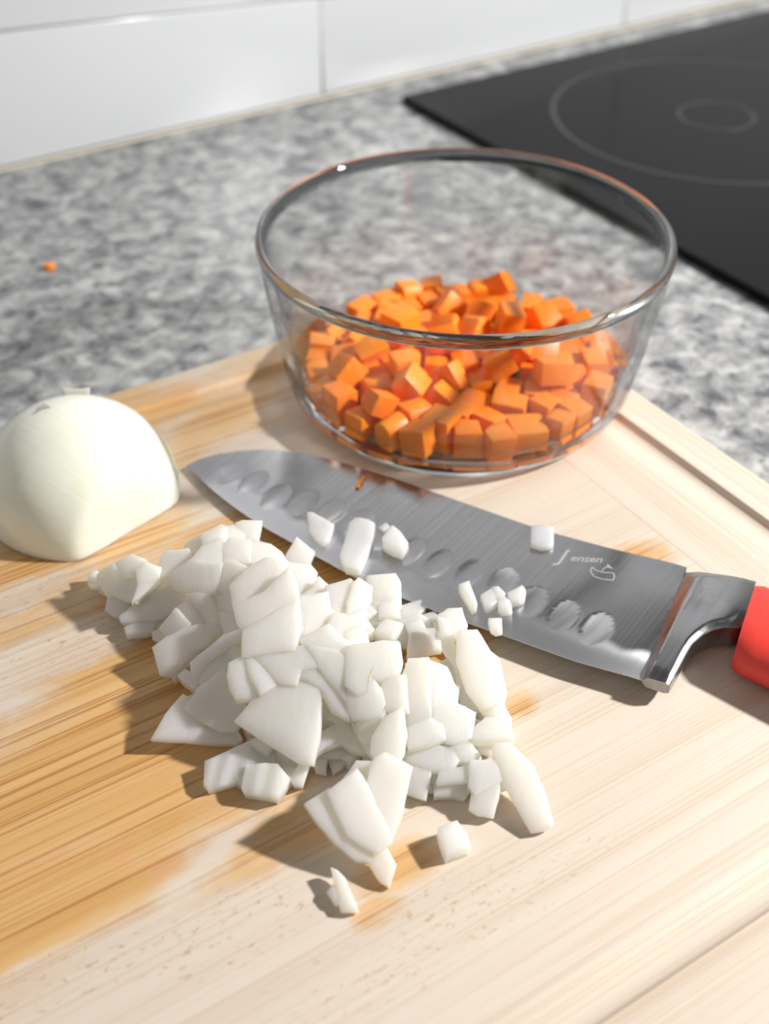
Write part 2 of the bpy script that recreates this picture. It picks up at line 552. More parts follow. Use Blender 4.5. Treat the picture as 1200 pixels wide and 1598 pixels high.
# ------------------------------------------------------------------ carrot cubes in the bowl
NV=12
def carrot_verts(k):
    import random, math
    R=random.Random(100+k)
    w,d,h=[R.uniform(9.5,14.0) for _ in range(3)]
    h=min(h,R.uniform(8.5,12))
    pts=[]
    if k%3==2:   # dice with one rounded outer side
        n=5
        prof=[(-w/2,-d/2),(w/2,-d/2)]+[(w/2-w*j/n, d/2-abs(j/n-.5)**2*d*.9) for j in range(n+1)]
    elif k%4==1: # wedge
        prof=[(-w/2,-d/2),(w/2,-d/2),(w*.42,d*.5),(-w*.15,d*.55),(-w*.5,d*.1)]
    else:
        j=lambda:R.uniform(-.9,.9)
        prof=[(-w/2+j(),-d/2+j()),(w/2+j(),-d/2+j()),(w/2+j(),d/2+j()),(-w/2+j(),d/2+j())]
    sk=(R.uniform(-1,1),R.uniform(-1,1)); s=R.uniform(.86,1)
    for z,a in((-h/2,1),(h/2,s)):
        for x,y in prof: pts.append((x*a+sk[0]*z/h, y*a+sk[1]*z/h, z+ (R.uniform(-.5,.5) if k%3!=2 else 0)))
    return pts

def carrot_mesh(k):
    bm = bmesh.new()
    for p in carrot_verts(k):
        bm.verts.new((p[0] * MM, p[1] * MM, p[2] * MM))
    bmesh.ops.convex_hull(bm, input=bm.verts)
    bmesh.ops.dissolve_limit(bm, angle_limit=math.radians(9), verts=bm.verts[:], edges=bm.edges[:])
    bmesh.ops.bevel(bm, geom=bm.edges[:], offset=.55 * MM, segments=2, profile=.6, affect='EDGES')
    me = bpy.data.meshes.new('carrot_cube')
    bm.to_mesh(me); bm.free()
    me.polygons.foreach_set('use_smooth', [True] * len(me.polygons))
    me.set_sharp_from_angle(angle=math.radians(40))
    me.materials.append(CARROT)
    return me
CM = [carrot_mesh(k) for k in range(NV)]
CARROTS = [(9,24.2,35.3,11.1,0.45,0.549,-0.467,0.527),(7,7.7,-19.0,11.6,0.106,-0.062,0.737,-0.665),(6,-37.5,-13.5,10.9,0.823,0.015,0.001,-0.568),(6,22.9,22.0,10.6,0.014,0.964,0.264,-0.017),(0,20.4,7.0,10.5,0.092,0.675,0.168,-0.712),(8,30.5,-23.9,10.5,0.666,0.042,0.744,-0.037),(6,1.5,-8.8,12.9,0.46,-0.413,-0.569,0.542),(9,-40.2,-42.9,10.6,0.63,0.258,0.668,-0.299),(11,-20.3,56.4,12.1,0.173,-0.703,-0.183,-0.665),(11,-31.9,4.2,10.8,0.652,0.708,-0.199,-0.183),(7,8.1,2.9,10.8,0.134,0.732,-0.159,0.649),(7,-28.0,15.8,11.0,0.011,0.607,-0.795,0.007),(5,17.2,-6.5,12.2,0.446,0.554,0.485,-0.509),(2,-19.7,44.2,10.8,0.595,0.38,0.599,-0.378),(1,-32.9,-23.8,11.6,0.032,0.976,0.216,0.013),(9,-27.3,-7.3,11.8,0.697,-0.674,-0.131,0.207),(6,45.8,36.4,13.2,0.082,0.15,-0.671,-0.721),(11,-9.9,-7.4,12.0,0.672,0.027,0.739,-0.024),(0,19.3,-24.9,11.6,0.956,0.001,-0.001,-0.293),(7,47.5,-16.2,11.6,0.072,-0.025,0.739,-0.669),(1,-42.4,29.8,10.7,0.677,0.732,-0.056,-0.052),(1,-39.5,18.7,11.1,0.128,-0.724,0.068,0.674),(5,-18.9,-43.2,12.2,0.223,-0.677,-0.228,-0.663),(7,21.1,59.4,16.4,0.551,0.006,-0.34,-0.762),(0,-58.0,9.7,11.5,0.023,0.683,-0.73,-0.001),(10,19.3,-36.5,11.9,0.712,0.682,-0.126,-0.113),(2,41.8,-28.7,10.8,0.087,0.704,0.087,-0.7),(2,3.6,22.8,10.8,0.258,-0.66,0.26,0.656),(6,22.7,16.1,22.9,0.641,-0.079,0.764,-0.002),(10,-17.3,4.2,10.7,0.017,-0.007,1.0,0.006),(10,35.0,43.8,11.6,0.459,-0.448,0.57,-0.514),(1,-15.0,20.8,11.9,0.052,-0.56,0.826,0.022),(9,33.4,28.0,10.6,0.175,0.678,0.23,-0.676),(6,37.5,-20.6,20.4,0.138,0.79,-0.592,0.076),(4,-19.1,-18.1,10.5,0.825,0.006,-0.004,0.565),(9,37.6,-47.6,11.8,0.647,-0.638,-0.254,0.332),(2,33.3,-37.0,11.7,0.635,-0.671,0.278,-0.263),(9,-30.7,38.8,11.4,0.52,0.609,0.451,0.394),(7,-10.6,49.1,11.2,0.241,0.005,0.023,-0.97),(4,24.3,-49.8,10.5,0.073,-0.011,0.0,-0.997),(4,22.8,46.5,10.5,0.667,0.007,-0.007,0.745),(2,23.7,-6.0,22.2,0.879,-0.073,-0.456,-0.117),(3,-47.8,-3.2,12.2,0.474,-0.525,-0.569,0.419),(8,-34.2,-40.2,18.0,0.837,0.045,-0.481,0.257),(8,-28.8,-51.1,12.0,0.639,0.654,-0.29,-0.283),(9,-53.7,18.9,10.7,0.583,-0.662,-0.223,-0.415),(3,47.5,5.6,11.8,0.999,0.004,0.007,0.041),(7,44.7,-40.1,11.6,0.639,-0.684,0.283,-0.209),(7,-1.2,-43.5,11.6,0.571,-0.655,-0.344,0.356),(7,46.2,-5.7,11.3,0.707,0.703,0.083,-0.004),(2,-22.9,-16.0,20.4,0.0,-0.557,-0.83,-0.004),(0,-3.7,17.5,17.3,0.386,-0.542,0.746,0.022),(4,4.5,-32.9,10.5,0.244,0.007,0.001,0.97),(3,33.1,11.8,12.3,0.06,0.061,-0.692,-0.717),(11,-30.0,51.0,10.9,0.0,0.967,0.256,0.0),(5,31.1,-10.7,11.2,0.38,-0.531,0.463,-0.6),(8,-8.9,61.3,11.8,0.456,-0.527,-0.543,0.469),(4,-25.8,-33.6,10.5,0.856,-0.001,-0.007,-0.517),(11,61.3,3.5,12.1,0.483,-0.517,-0.51,-0.489),(11,-32.9,28.4,12.1,0.542,0.447,-0.573,0.423),(1,50.3,28.0,11.1,0.05,0.717,0.118,-0.685),(9,-23.5,25.4,11.4,0.395,0.453,-0.604,-0.523),(7,34.9,0.0,17.8,0.576,-0.142,0.297,0.748),(9,10.9,58.1,12.2,0.629,0.757,0.055,0.168),(6,-49.8,-32.7,12.6,0.356,0.31,0.659,0.586),(10,9.7,43.7,10.5,0.998,-0.007,-0.002,0.061),(7,9.8,-47.5,11.3,0.652,0.614,0.352,0.274),(1,1.0,-56.3,12.0,1.0,0.001,0.003,0.03),(1,12.4,-59.1,11.6,0.031,0.821,-0.57,-0.015),(10,0.5,53.4,11.9,0.711,0.687,0.094,0.116),(1,-2.5,40.7,15.7,0.891,-0.267,0.34,0.135),(7,-2.9,6.7,10.8,0.45,0.584,0.377,-0.56),(5,-4.7,-19.4,16.3,0.293,0.251,0.909,-0.161),(11,58.1,13.6,12.1,0.683,0.08,-0.722,0.076),(2,13.3,16.6,11.8,0.184,0.186,-0.686,-0.679),(1,-44.5,9.2,14.4,0.323,-0.072,-0.941,-0.067),(7,-47.7,-17.4,18.5,0.419,-0.191,-0.263,0.848),(2,-59.3,-10.6,11.0,0.0,-0.113,0.994,0.0),(11,-36.7,-2.8,19.1,0.129,-0.178,0.956,0.192),(2,-12.6,32.3,11.0,0.836,0.0,0.0,-0.548),(0,38.1,24.9,18.9,0.055,-0.568,-0.378,0.729),(0,10.8,33.0,16.6,0.657,0.163,-0.575,-0.459),(2,-58.6,-0.1,10.8,0.459,-0.54,-0.482,-0.515),(6,55.3,-25.5,12.6,0.599,0.595,0.419,0.334),(7,44.7,16.5,11.3,0.022,0.109,-0.699,-0.706),(7,-9.0,-29.2,13.4,0.504,-0.742,-0.176,-0.405),(0,-18.2,-56.9,12.5,0.274,0.363,-0.702,-0.548),(8,-21.9,3.3,20.0,0.628,-0.286,0.68,0.248),(11,-55.9,-23.0,11.0,0.694,-0.662,-0.281,0.027),(11,-41.1,43.6,10.7,0.282,-0.292,0.658,-0.635),(1,-21.4,-29.7,20.2,0.378,0.184,-0.69,0.589),(9,-52.4,28.8,11.1,0.692,-0.031,-0.72,-0.031),(6,-6.1,0.1,21.9,0.861,-0.474,-0.15,-0.102),(5,-24.7,16.5,21.7,0.291,-0.271,0.645,-0.652),(2,7.3,13.6,19.9,0.81,0.367,0.456,-0.022),(10,56.8,-6.9,12.5,0.723,-0.052,0.687,0.04),(11,52.8,20.4,19.0,0.61,0.367,-0.69,-0.131),(3,-9.2,-50.4,12.5,0.635,0.27,-0.633,0.351),(7,16.1,-17.1,21.4,0.305,0.645,0.695,0.086)]
ORD = 'first second third fourth fifth sixth seventh eighth ninth tenth eleventh twelfth thirteenth fourteenth fifteenth sixteenth seventeenth eighteenth nineteenth twentieth'.split()
rows_ = {'front': [], 'back': [], 'top': []}
for i, c in enumerate(CARROTS):
    r_ = math.hypot(c[1], c[2])
    if c[3] > 19: rows_['top'].append(i)
    elif r_ > 42 and c[2] < -4: rows_['front'].append(i)
    elif r_ > 42 and c[2] > 4: rows_['back'].append(i)
carrot_label = {}
for k_, phrase in (('front', 'front row of the heap along the glass'), ('back', 'back row of the heap along the glass'), ('top', 'highest layer of the heap')):
    for n_, i in enumerate(sorted(rows_[k_], key=lambda j: CARROTS[j][1])):
        if n_ < 20: carrot_label[i] = '%s carrot cube from the left in the %s' % (ORD[n_], phrase)
for i, (k, x, y, z, qw, qx, qy, qz) in enumerate(CARROTS):
    o = bpy.data.objects.new('carrot_cube', CM[k])
    o.rotation_mode = 'QUATERNION'
    o.rotation_quaternion = (qw, qx, qy, qz)
    o.location = ((BC[0] + x) * MM, (BC[1] + y) * MM, (BT + z) * MM)
    COL.objects.link(o)
    tag(o, carrot_label.get(i, 'orange carrot cube in the middle of the heap inside the glass bowl'), 'carrot', 'carrot cubes in the glass bowl')

# ------------------------------------------------------------------ knife
K = {'spine':[[0.0,0.0],[0.85,6.07],[5.34,14.3],[11.4,20.91],[22.09,28.06],[34.75,32.73],[48.06,36.3],[64.96,38.82],[81.9,40.59],[101.41,42.03],[122.77,43.8],[133.13,44.66],[159.21,49.71],[179.23,54.85],[185.93,56.2]],'edge':[[0.0,0.0],[9.23,-2.97],[18.7,-6.02],[35.03,-9.8],[49.67,-12.24],[62.59,-13.16],[78.31,-14.42],[96.3,-15.69],[117.05,-14.37],[131.92,-13.21],[154.93,-10.05],[177.11,-7.28],[198.13,-2.37]],'hol':[[18.29,6.21],[29.23,5.71],[42.3,3.89],[53.0,7.61],[65.53,8.78],[77.39,9.65],[90.31,8.67],[102.47,7.45],[114.25,7.11],[126.06,8.74],[137.99,11.43],[150.94,8.45],[163.39,8.69],[175.37,9.6]],'bolster':[[198.46,-3.36],[206.51,-0.99],[204.97,14.78],[204.91,19.85],[206.21,25.98],[209.31,31.22],[213.74,34.42]],'btop':[[188.56,55.34],[201.51,58.31],[209.29,59.74]],'hand':[[210.17,56.09],[216.12,33.67],[217.55,20.75],[228.97,21.89],[214.91,57.87]],'facet':[[186.09,54.42],[188.71,55.02],[199.02,-0.87],[198.21,-2.84]],'text':[[149.41,30.73],[157.96,40.38],[159.7,43.84],[164.41,37.67],[162.81,33.54],[169.33,38.24]],'sliver':[[64.36,25.89],[62.24,33.7]],'kt':[-77.94,375.085,20.2],'kdir':[0.81248,-0.5826,0.02134],'kac':[0.58299,0.812,-0.02799],'kn':[-0.00102,0.03518,0.99938]}
KM = Matrix.Identity(4)
for i in range(3):
    KM[i][0], KM[i][1], KM[i][2] = K['kdir'][i], K['kac'][i], K['kn'][i]
KM.translation = Vector(K['kt']) * MM
knife = empty('kitchen_knife')
knife.matrix_world = KM
tag(knife, 'large kitchen knife with hollow-ground steel blade and red handle lying by the onion heap', 'knife')

def interp(pts, s):
    for a, b_ in zip(pts, pts[1:]):
        if s <= b_[0]:
            t = (s - a[0]) / max(1e-6, b_[0] - a[0])
            return a[1] + (b_[1] - a[1]) * t
    return pts[-1][1]
def smoothed(pts, s, w=4.0):
    return sum(interp(pts, max(0.0, s + d * w)) for d in (-1, -.5, 0, .5, 1)) / 5 if s > 6 else interp(pts, s)
def sstep(x): x = max(0.0, min(1.0, x)); return x * x * (3 - 2 * x)

def heel_s(t): return 198.2 - (t + 2.7) * (198.2 - 186.9) / (52.8 + 2.7)   # slanted end of the blade at the bolster
def blade():
    NS, NT = 240, 72
    vs, fs = [], []
    for side in (1, -1):
        for i in range(NS + 1):
            u = i / NS
            s0 = 199.0 * (u ** 1.35)
            e, sp = smoothed(K['edge'], s0), smoothed(K['spine'], s0)
            for j in range(NT + 1):
                v = j / NT
                t = e + (sp - e) * v
                s = min(s0, heel_s(t))
                d = min(t - e, 99)
                h = .12 + .95 * sstep(d / 9.0) * .55 + .43 * sstep(d / 45.0)
                h *= .25 + .75 * sstep(s0 / 25.0)
                if side > 0:
                    for (hs, ht) in K['hol']:
                        ds, dt = s - hs, t - ht
                        q = ((ds - dt * -.10) / 4.7) ** 2 + (dt / 8.6) ** 2
                        if q < 1: h -= .42 * (1 - q) ** .8 * (1 if hs > 25 else .6)
                vs.append((s, t, side * h))
    M_ = (NS + 1) * (NT + 1)
    idx = lambda sd, i, j: sd * M_ + i * (NT + 1) + j
    for i in range(NS):
        for j in range(NT):
            fs.append((idx(0, i, j), idx(0, i + 1, j), idx(0, i + 1, j + 1), idx(0, i, j + 1)))
            fs.append((idx(1, i, j), idx(1, i, j + 1), idx(1, i + 1, j + 1), idx(1, i + 1, j)))
        fs.append((idx(0, i, 0), idx(1, i, 0), idx(1, i + 1, 0), idx(0, i + 1, 0)))
        fs.append((idx(0, i, NT), idx(0, i + 1, NT), idx(1, i + 1, NT), idx(1, i, NT)))
    o = mesh_obj('blade', vs, fs, GROUND_EDGE, knife)
    hol_ = lambda a, b: any(((a - h[0] + (b - h[1]) * .10) / 4.7) ** 2 + ((b - h[1]) / 8.6) ** 2 < .95 for h in K['hol'])
    at = o.data.attributes.new('ground', 'FLOAT', 'POINT')
    at.data.foreach_set('value', [sstep((s_ - 8) / 14) * (1 - sstep((t_ - smoothed(K['edge'], s_) - 9.0 - 1.0 * math.sin(s_ * .53)) / 4.5)) if not hol_(s_, t_) else .24 for (s_, t_, z_) in vs])
    o.data.set_sharp_from_angle(angle=math.radians(35))
    return o
blade()

def bolster():
    def s_start(t): return heel_s(t) - .3
    guard = [(-3.0, 206.6), (4, 205.9), (10, 205.3), (14.4, 204.9), (19.3, 204.9), (24, 206.0), (27.5, 207.8), (30.2, 210.2), (32.2, 214.0), (35, 215.9), (44, 213.2), (54.5, 210.8), (58.0, 210.2)]
    def s_end(t):
        for a, b_ in zip(guard, guard[1:]):
            if t <= b_[0]: return a[1] + (b_[1] - a[1]) * (t - a[0]) / (b_[0] - a[0])
        return guard[-1][1]
    def tspan(u): return -2.9 + 1.7 * u, 53.6 + 4.2 * u
    NU, NV_ = 26, 60
    vs, fs = [], []
    for side in (1, -1):
        for i in range(NU + 1):
            u = i / NU
            t0, t1 = tspan(u)
            for j in range(NV_ + 1):
                v = j / NV_
                t = t0 + (t1 - t0) * v
                a, b_ = s_start(t), s_end(t)
                s = a + (b_ - a) * u
                h = .8 + 2.6 * max(0, min(1, (s - a) / (1.6 + 3.6 * v))) + (4.6 if side > 0 else .7) * sstep(v * 1.25) * sstep((s - a) / 22.0)
                # rounding at the spine, at the guard and the bevelled heel
                h *= 1 - .35 * sstep((v - .93) / .07)
                h *= 1 - .30 * sstep((u - .80) / .2) * (1 - sstep((t - 33) / 5.0))
                if t < 4: h *= .62 + .38 * sstep((t + 3) / 6.0)
                vs.append((s, t, side * h))
    M_ = (NU + 1) * (NV_ + 1)
    idx = lambda sd, i, j: sd * M_ + i * (NV_ + 1) + j
    for i in range(NU):
        for j in range(NV_):
            fs.append((idx(0, i, j), idx(0, i + 1, j), idx(0, i + 1, j + 1), idx(0, i, j + 1)))
            fs.append((idx(1, i, j), idx(1, i, j + 1), idx(1, i + 1, j + 1), idx(1, i + 1, j)))
        for j, fl in ((0, 1), (NV_, 0)):
            f = (idx(0, i, j), idx(1, i, j), idx(1, i + 1, j), idx(0, i + 1, j))
            fs.append(f if fl else f[::-1])
    for j in range(NV_):
        fs.append((idx(0, NU, j), idx(1, NU, j), idx(1, NU, j + 1), idx(0, NU, j + 1)))
        fs.append((idx(0, 0, j + 1), idx(1, 0, j + 1), idx(1, 0, j), idx(0, 0, j)))
    o = mesh_obj('bolster', vs, fs, STEEL, knife)
    o.data.set_sharp_from_angle(angle=math.radians(38))
bolster()

def handle():
    NS, NR = 40, 40
    vs, fs = [], []
    L = 118.0
    for i in range(NS + 1):
        u = i / NS
        s = L * u
        tc = 38.6 - 1.5 * math.sin(math.pi * min(1, u * 1.6)) - 6 * u * u
        hw = 19.4 - 1.6 * math.sin(math.pi * u) + 1.5 * u
        ht, hb = 10.2 + .8 * math.sin(math.pi * u), 4.4 + .6 * u
        e = 1.0
        if i == 0: e = .93
        if u > .92: e = math.sqrt(max(0.02, 1 - ((u - .92) / .08) ** 2))
        for k in range(NR):
            a = 2 * math.pi * k / NR
            ca, sa = math.cos(a), math.sin(a)
            ca = math.copysign(abs(ca) ** .7, ca); sa = math.copysign(abs(sa) ** .75, sa)
            t = tc + hw * e * ca
            z = (ht if sa > 0 else hb) * e * sa
            slant = (t - 38.6) * -.20 * (1 - u)
            vs.append((214.2 + s + slant + (0 if i else .0), t, z))
    for i in range(NS):
        for k in range(NR):
            l = (k + 1) % NR
            fs.append((i * NR + k, i * NR + l, (i + 1) * NR + l, (i + 1) * NR + k))
    fs.append(tuple(range(NR))); fs.append(tuple(range(NS * NR, NS * NR + NR))[::-1])
    o = mesh_obj('handle', vs, fs, GRIP, knife)
    o.data.set_sharp_from_angle(angle=math.radians(45))
    o['label'] = 'bright red handle'
handle()

def engraving():
    zt = 1.10
    def text(body, size, s, t, rz, shear):
        cu = bpy.data.curves.new('engraved_letters', 'FONT')
        cu.body = body; cu.size = size * MM; cu.shear = shear; cu.extrude = .02 * MM; cu.offset = .00003; cu.space_character = .95
        o = bpy.data.objects.new('engraved_letters', cu)
        COL.objects.link(o); o.parent = knife
        o.location = (s * MM, t * MM, zt * MM); o.rotation_euler = (0, 0, rz)
        cu.materials.append(ETCH)
        bpy.context.view_layer.update()
        me = bpy.data.meshes.new_from_object(o.evaluated_get(bpy.context.evaluated_depsgraph_get()))
        o2 = bpy.data.objects.new('engraved_letters', me)
        o2.matrix_basis = o.matrix_basis.copy()
        bpy.data.objects.remove(o)
        COL.objects.link(o2); o2.parent = knife; o2.name = 'engraved_letters'
    text('J', 10.0, 147.6, 32.2, .53, .45)
    text('ensen', 5.0, 151.2, 35.2, .53, .40)
    # little sailing emblem: a sail above a curling wave line
    vs, fs = [], []
    def stroke(pts, w):
        for a, b_ in zip(pts, pts[1:]):
            d = Vector((b_[0] - a[0], b_[1] - a[1])); 
            if d.length == 0: continue
            n_ = Vector((-d.y, d.x)).normalized() * w
            k = len(vs)
            for q, sg in ((a, 1), (b_, 1), (b_, -1), (a, -1)): vs.append((q[0] + n_.x * sg, q[1] + n_.y * sg, zt + .03))
            fs.append((k, k + 3, k + 2, k + 1))
    cx, cy = 163.5, 37.5
    k = len(vs); vs.extend([(cx - .6, cy + 3.9, zt + .03), (cx + 2.4, cy + 2.6, zt + .03), (cx - .2, cy + 1.9, zt + .03)]); fs.append((k, k + 2, k + 1))
    stroke([(cx - .3, cy + 2.2), (cx - .6, cy - .6)], .22)
    stroke([(cx - 4.2, cy - .8), (cx - 2.2, cy - 1.6), (cx + .3, cy - 1.2), (cx + 3.2, cy + .6), (cx + 4.4, cy - .6), (cx + 5.0, cy - 3.0), (cx + 3.2, cy - 3.8)], .26)
    stroke([(cx - 4.2, cy - .8), (cx - 3.6, cy - 3.4), (cx - 1.2, cy - 5.0), (cx + 1.6, cy - 4.6), (cx + 3.2, cy - 3.8)], .24)
    mesh_obj('engraved_emblem', vs, fs, ETCH, knife, False)
engraving()

# ------------------------------------------------------------------ the onion half
oh = empty('onion_half', (-115.7 * MM, 357.7 * MM, BT * MM), math.atan2(-.67, .74))
tag(oh, 'peeled onion half, cut face down, on the left of the bamboo board', 'onion')
def onion_half():
    prof = []
    Rr = 38.3
    for i in range(25):
        a = math.pi * (1 - i / 24.0 * .752)
        x = Rr * math.cos(a)
        prof.append((x * 1.0, Rr * math.sin(a) ** .98 if math.sin(a) > 0 else 0))
    x_e, r_e = prof[-1]
    for dx, k in ((.7, .97), (1.5, .93), (2.2, .87), (2.6, .79), (2.9, .68), (3.0, .5), (2.8, .3), (2.5, 0)):
        prof.append((x_e + dx, r_e * k))
    n = 64
    vs, fs = [], []
    for (x, r) in prof:
        for i in range(n + 1):
            p = math.pi * i / n
            # sides tuck in slightly towards the cut face
            w = r * (1 - .05 * (1 - math.sin(p)) ** 2)
            vs.append((x, w * math.cos(p), r * math.sin(p) * 1.05))
    m_ = n + 1
    for k in range(len(prof) - 1):
        for i in range(n):
            fs.append((k * m_ + i, k * m_ + i + 1, (k + 1) * m_ + i + 1, (k + 1) * m_ + i))
    base = [k * m_ for k in range(len(prof))] + [k * m_ + n for k in range(len(prof) - 1, -1, -1)]
    fs.append(tuple(base))
    return mesh_obj('body', vs, fs, ONION_HALF, oh)
ohb = onion_half()
def flake(pts, z0, loc, rot):
    vs = [(x, y, 0) for x, y in pts] + [(x * .9, y * .9, z0) for x, y in pts]
    n = len(pts)
    fs = [tuple(range(n))[::-1], tuple(range(n, 2 * n))] + [(i, (i + 1) % n, n + (i + 1) % n, n + i) for i in range(n)]
    o = mesh_obj('skin_flake', vs, fs, ONION, oh, False)
    o.location = [c * MM for c in loc]; o.rotation_euler = rot
    o['label'] = 'torn scrap of skin stuck on the onion'

flake([(-4.6, -1.2), (-1, -2), (4.6, -1.4), (5.0, 2.4), (-.5, 1.9), (-5.2, 2.6)], .7, (-12.2, 13.6, 35.6), (math.radians(80), 0, math.radians(42)))
flake([(-3.6, -4.2), (.6, -1.2), (3.8, -1.0), (2.6, 1.8), (.4, 3.4), (-.6, 1.0)], .5, (-9.3, -3.5, 38.8), (math.radians(8), math.radians(-14), math.radians(38)))

# ------------------------------------------------------------------ chopped onion
def piece_mesh(loc, t, b, ridge, seed, grow=0.0):
    R_ = random.Random(seed)
    pts = []
    n0 = len(loc)
    for i in range(n0):
        p, q = loc[i], loc[(i + 1) % n0]
        pts.append(p)
        l = math.hypot(q[0] - p[0], q[1] - p[1])
        if l > 3.0:
            k = 2 if l > 6.5 else 1
            for s in range(1, k + 1):
                f = s / (k + 1)
                pts.append((p[0] + (q[0] - p[0]) * f + R_.uniform(-.12, .12), p[1] + (q[1] - p[1]) * f + R_.uniform(-.12, .12)))
    n = len(pts)
    cx = sum(p[0] for p in pts) / n; cy = sum(p[1] for p in pts) / n
    rm = sum(math.hypot(p[0] - cx, p[1] - cy) for p in pts) / n
    g_ = 1 + grow / rm
    pts = [(cx + (p[0] - cx) * g_, cy + (p[1] - cy) * g_) for p in pts]
    gx, gy = R_.uniform(-.07, .07), R_.uniform(-.07, .07)
    def ring(inset, z, sk=0.0):
        f = max(.1, 1 - inset / rm)
        return [(cx + (p[0] - cx) * f + gx * sk, cy + (p[1] - cy) * f + gy * sk, z) for p in pts]
    e = min(.24, t * .15)
    # faces with a curved onion-layer bulge, rounded thin edges
    rings = [ring(rm * .45, -t + .2 + b * .4), ring(e * .9, -t), ring(.0, -t + e), ring(-.05, -t * .5, t), ring(.0, -e), ring(e * .35, -e * .3), ring(e, 0),
             ring(rm * .28, b * .55), ring(rm * .60, b * .9)]
    vs = [p for r in rings for p in r]
    fs = []
    for k in range(len(rings) - 1):
        for i in range(n):
            j = (i + 1) % n
            fs.append((k * n + i, k * n + j, (k + 1) * n + j, (k + 1) * n + i))
    vs.append((cx, cy, -t + .2 + b * .5)); vs.append((cx, cy, b))
    for i in range(n):
        j = (i + 1) % n
        fs.append((len(vs) - 2, j, i))
        o_ = (len(rings) - 1) * n
        fs.append((o_ + i, o_ + j, len(vs) - 1))
    return vs, fs
def place(o, ctr, nrm):
    n_ = Vector(nrm).normalized()
    ux = Vector((0, 1, 0)).cross(n_).normalized()
    uy = n_.cross(ux)
    M4 = Matrix.Identity(4)
    for i in range(3):
        M4[i][0], M4[i][1], M4[i][2] = ux[i], uy[i], n_[i]
    M4.translation = Vector(ctr) * MM
    o.matrix_world = M4

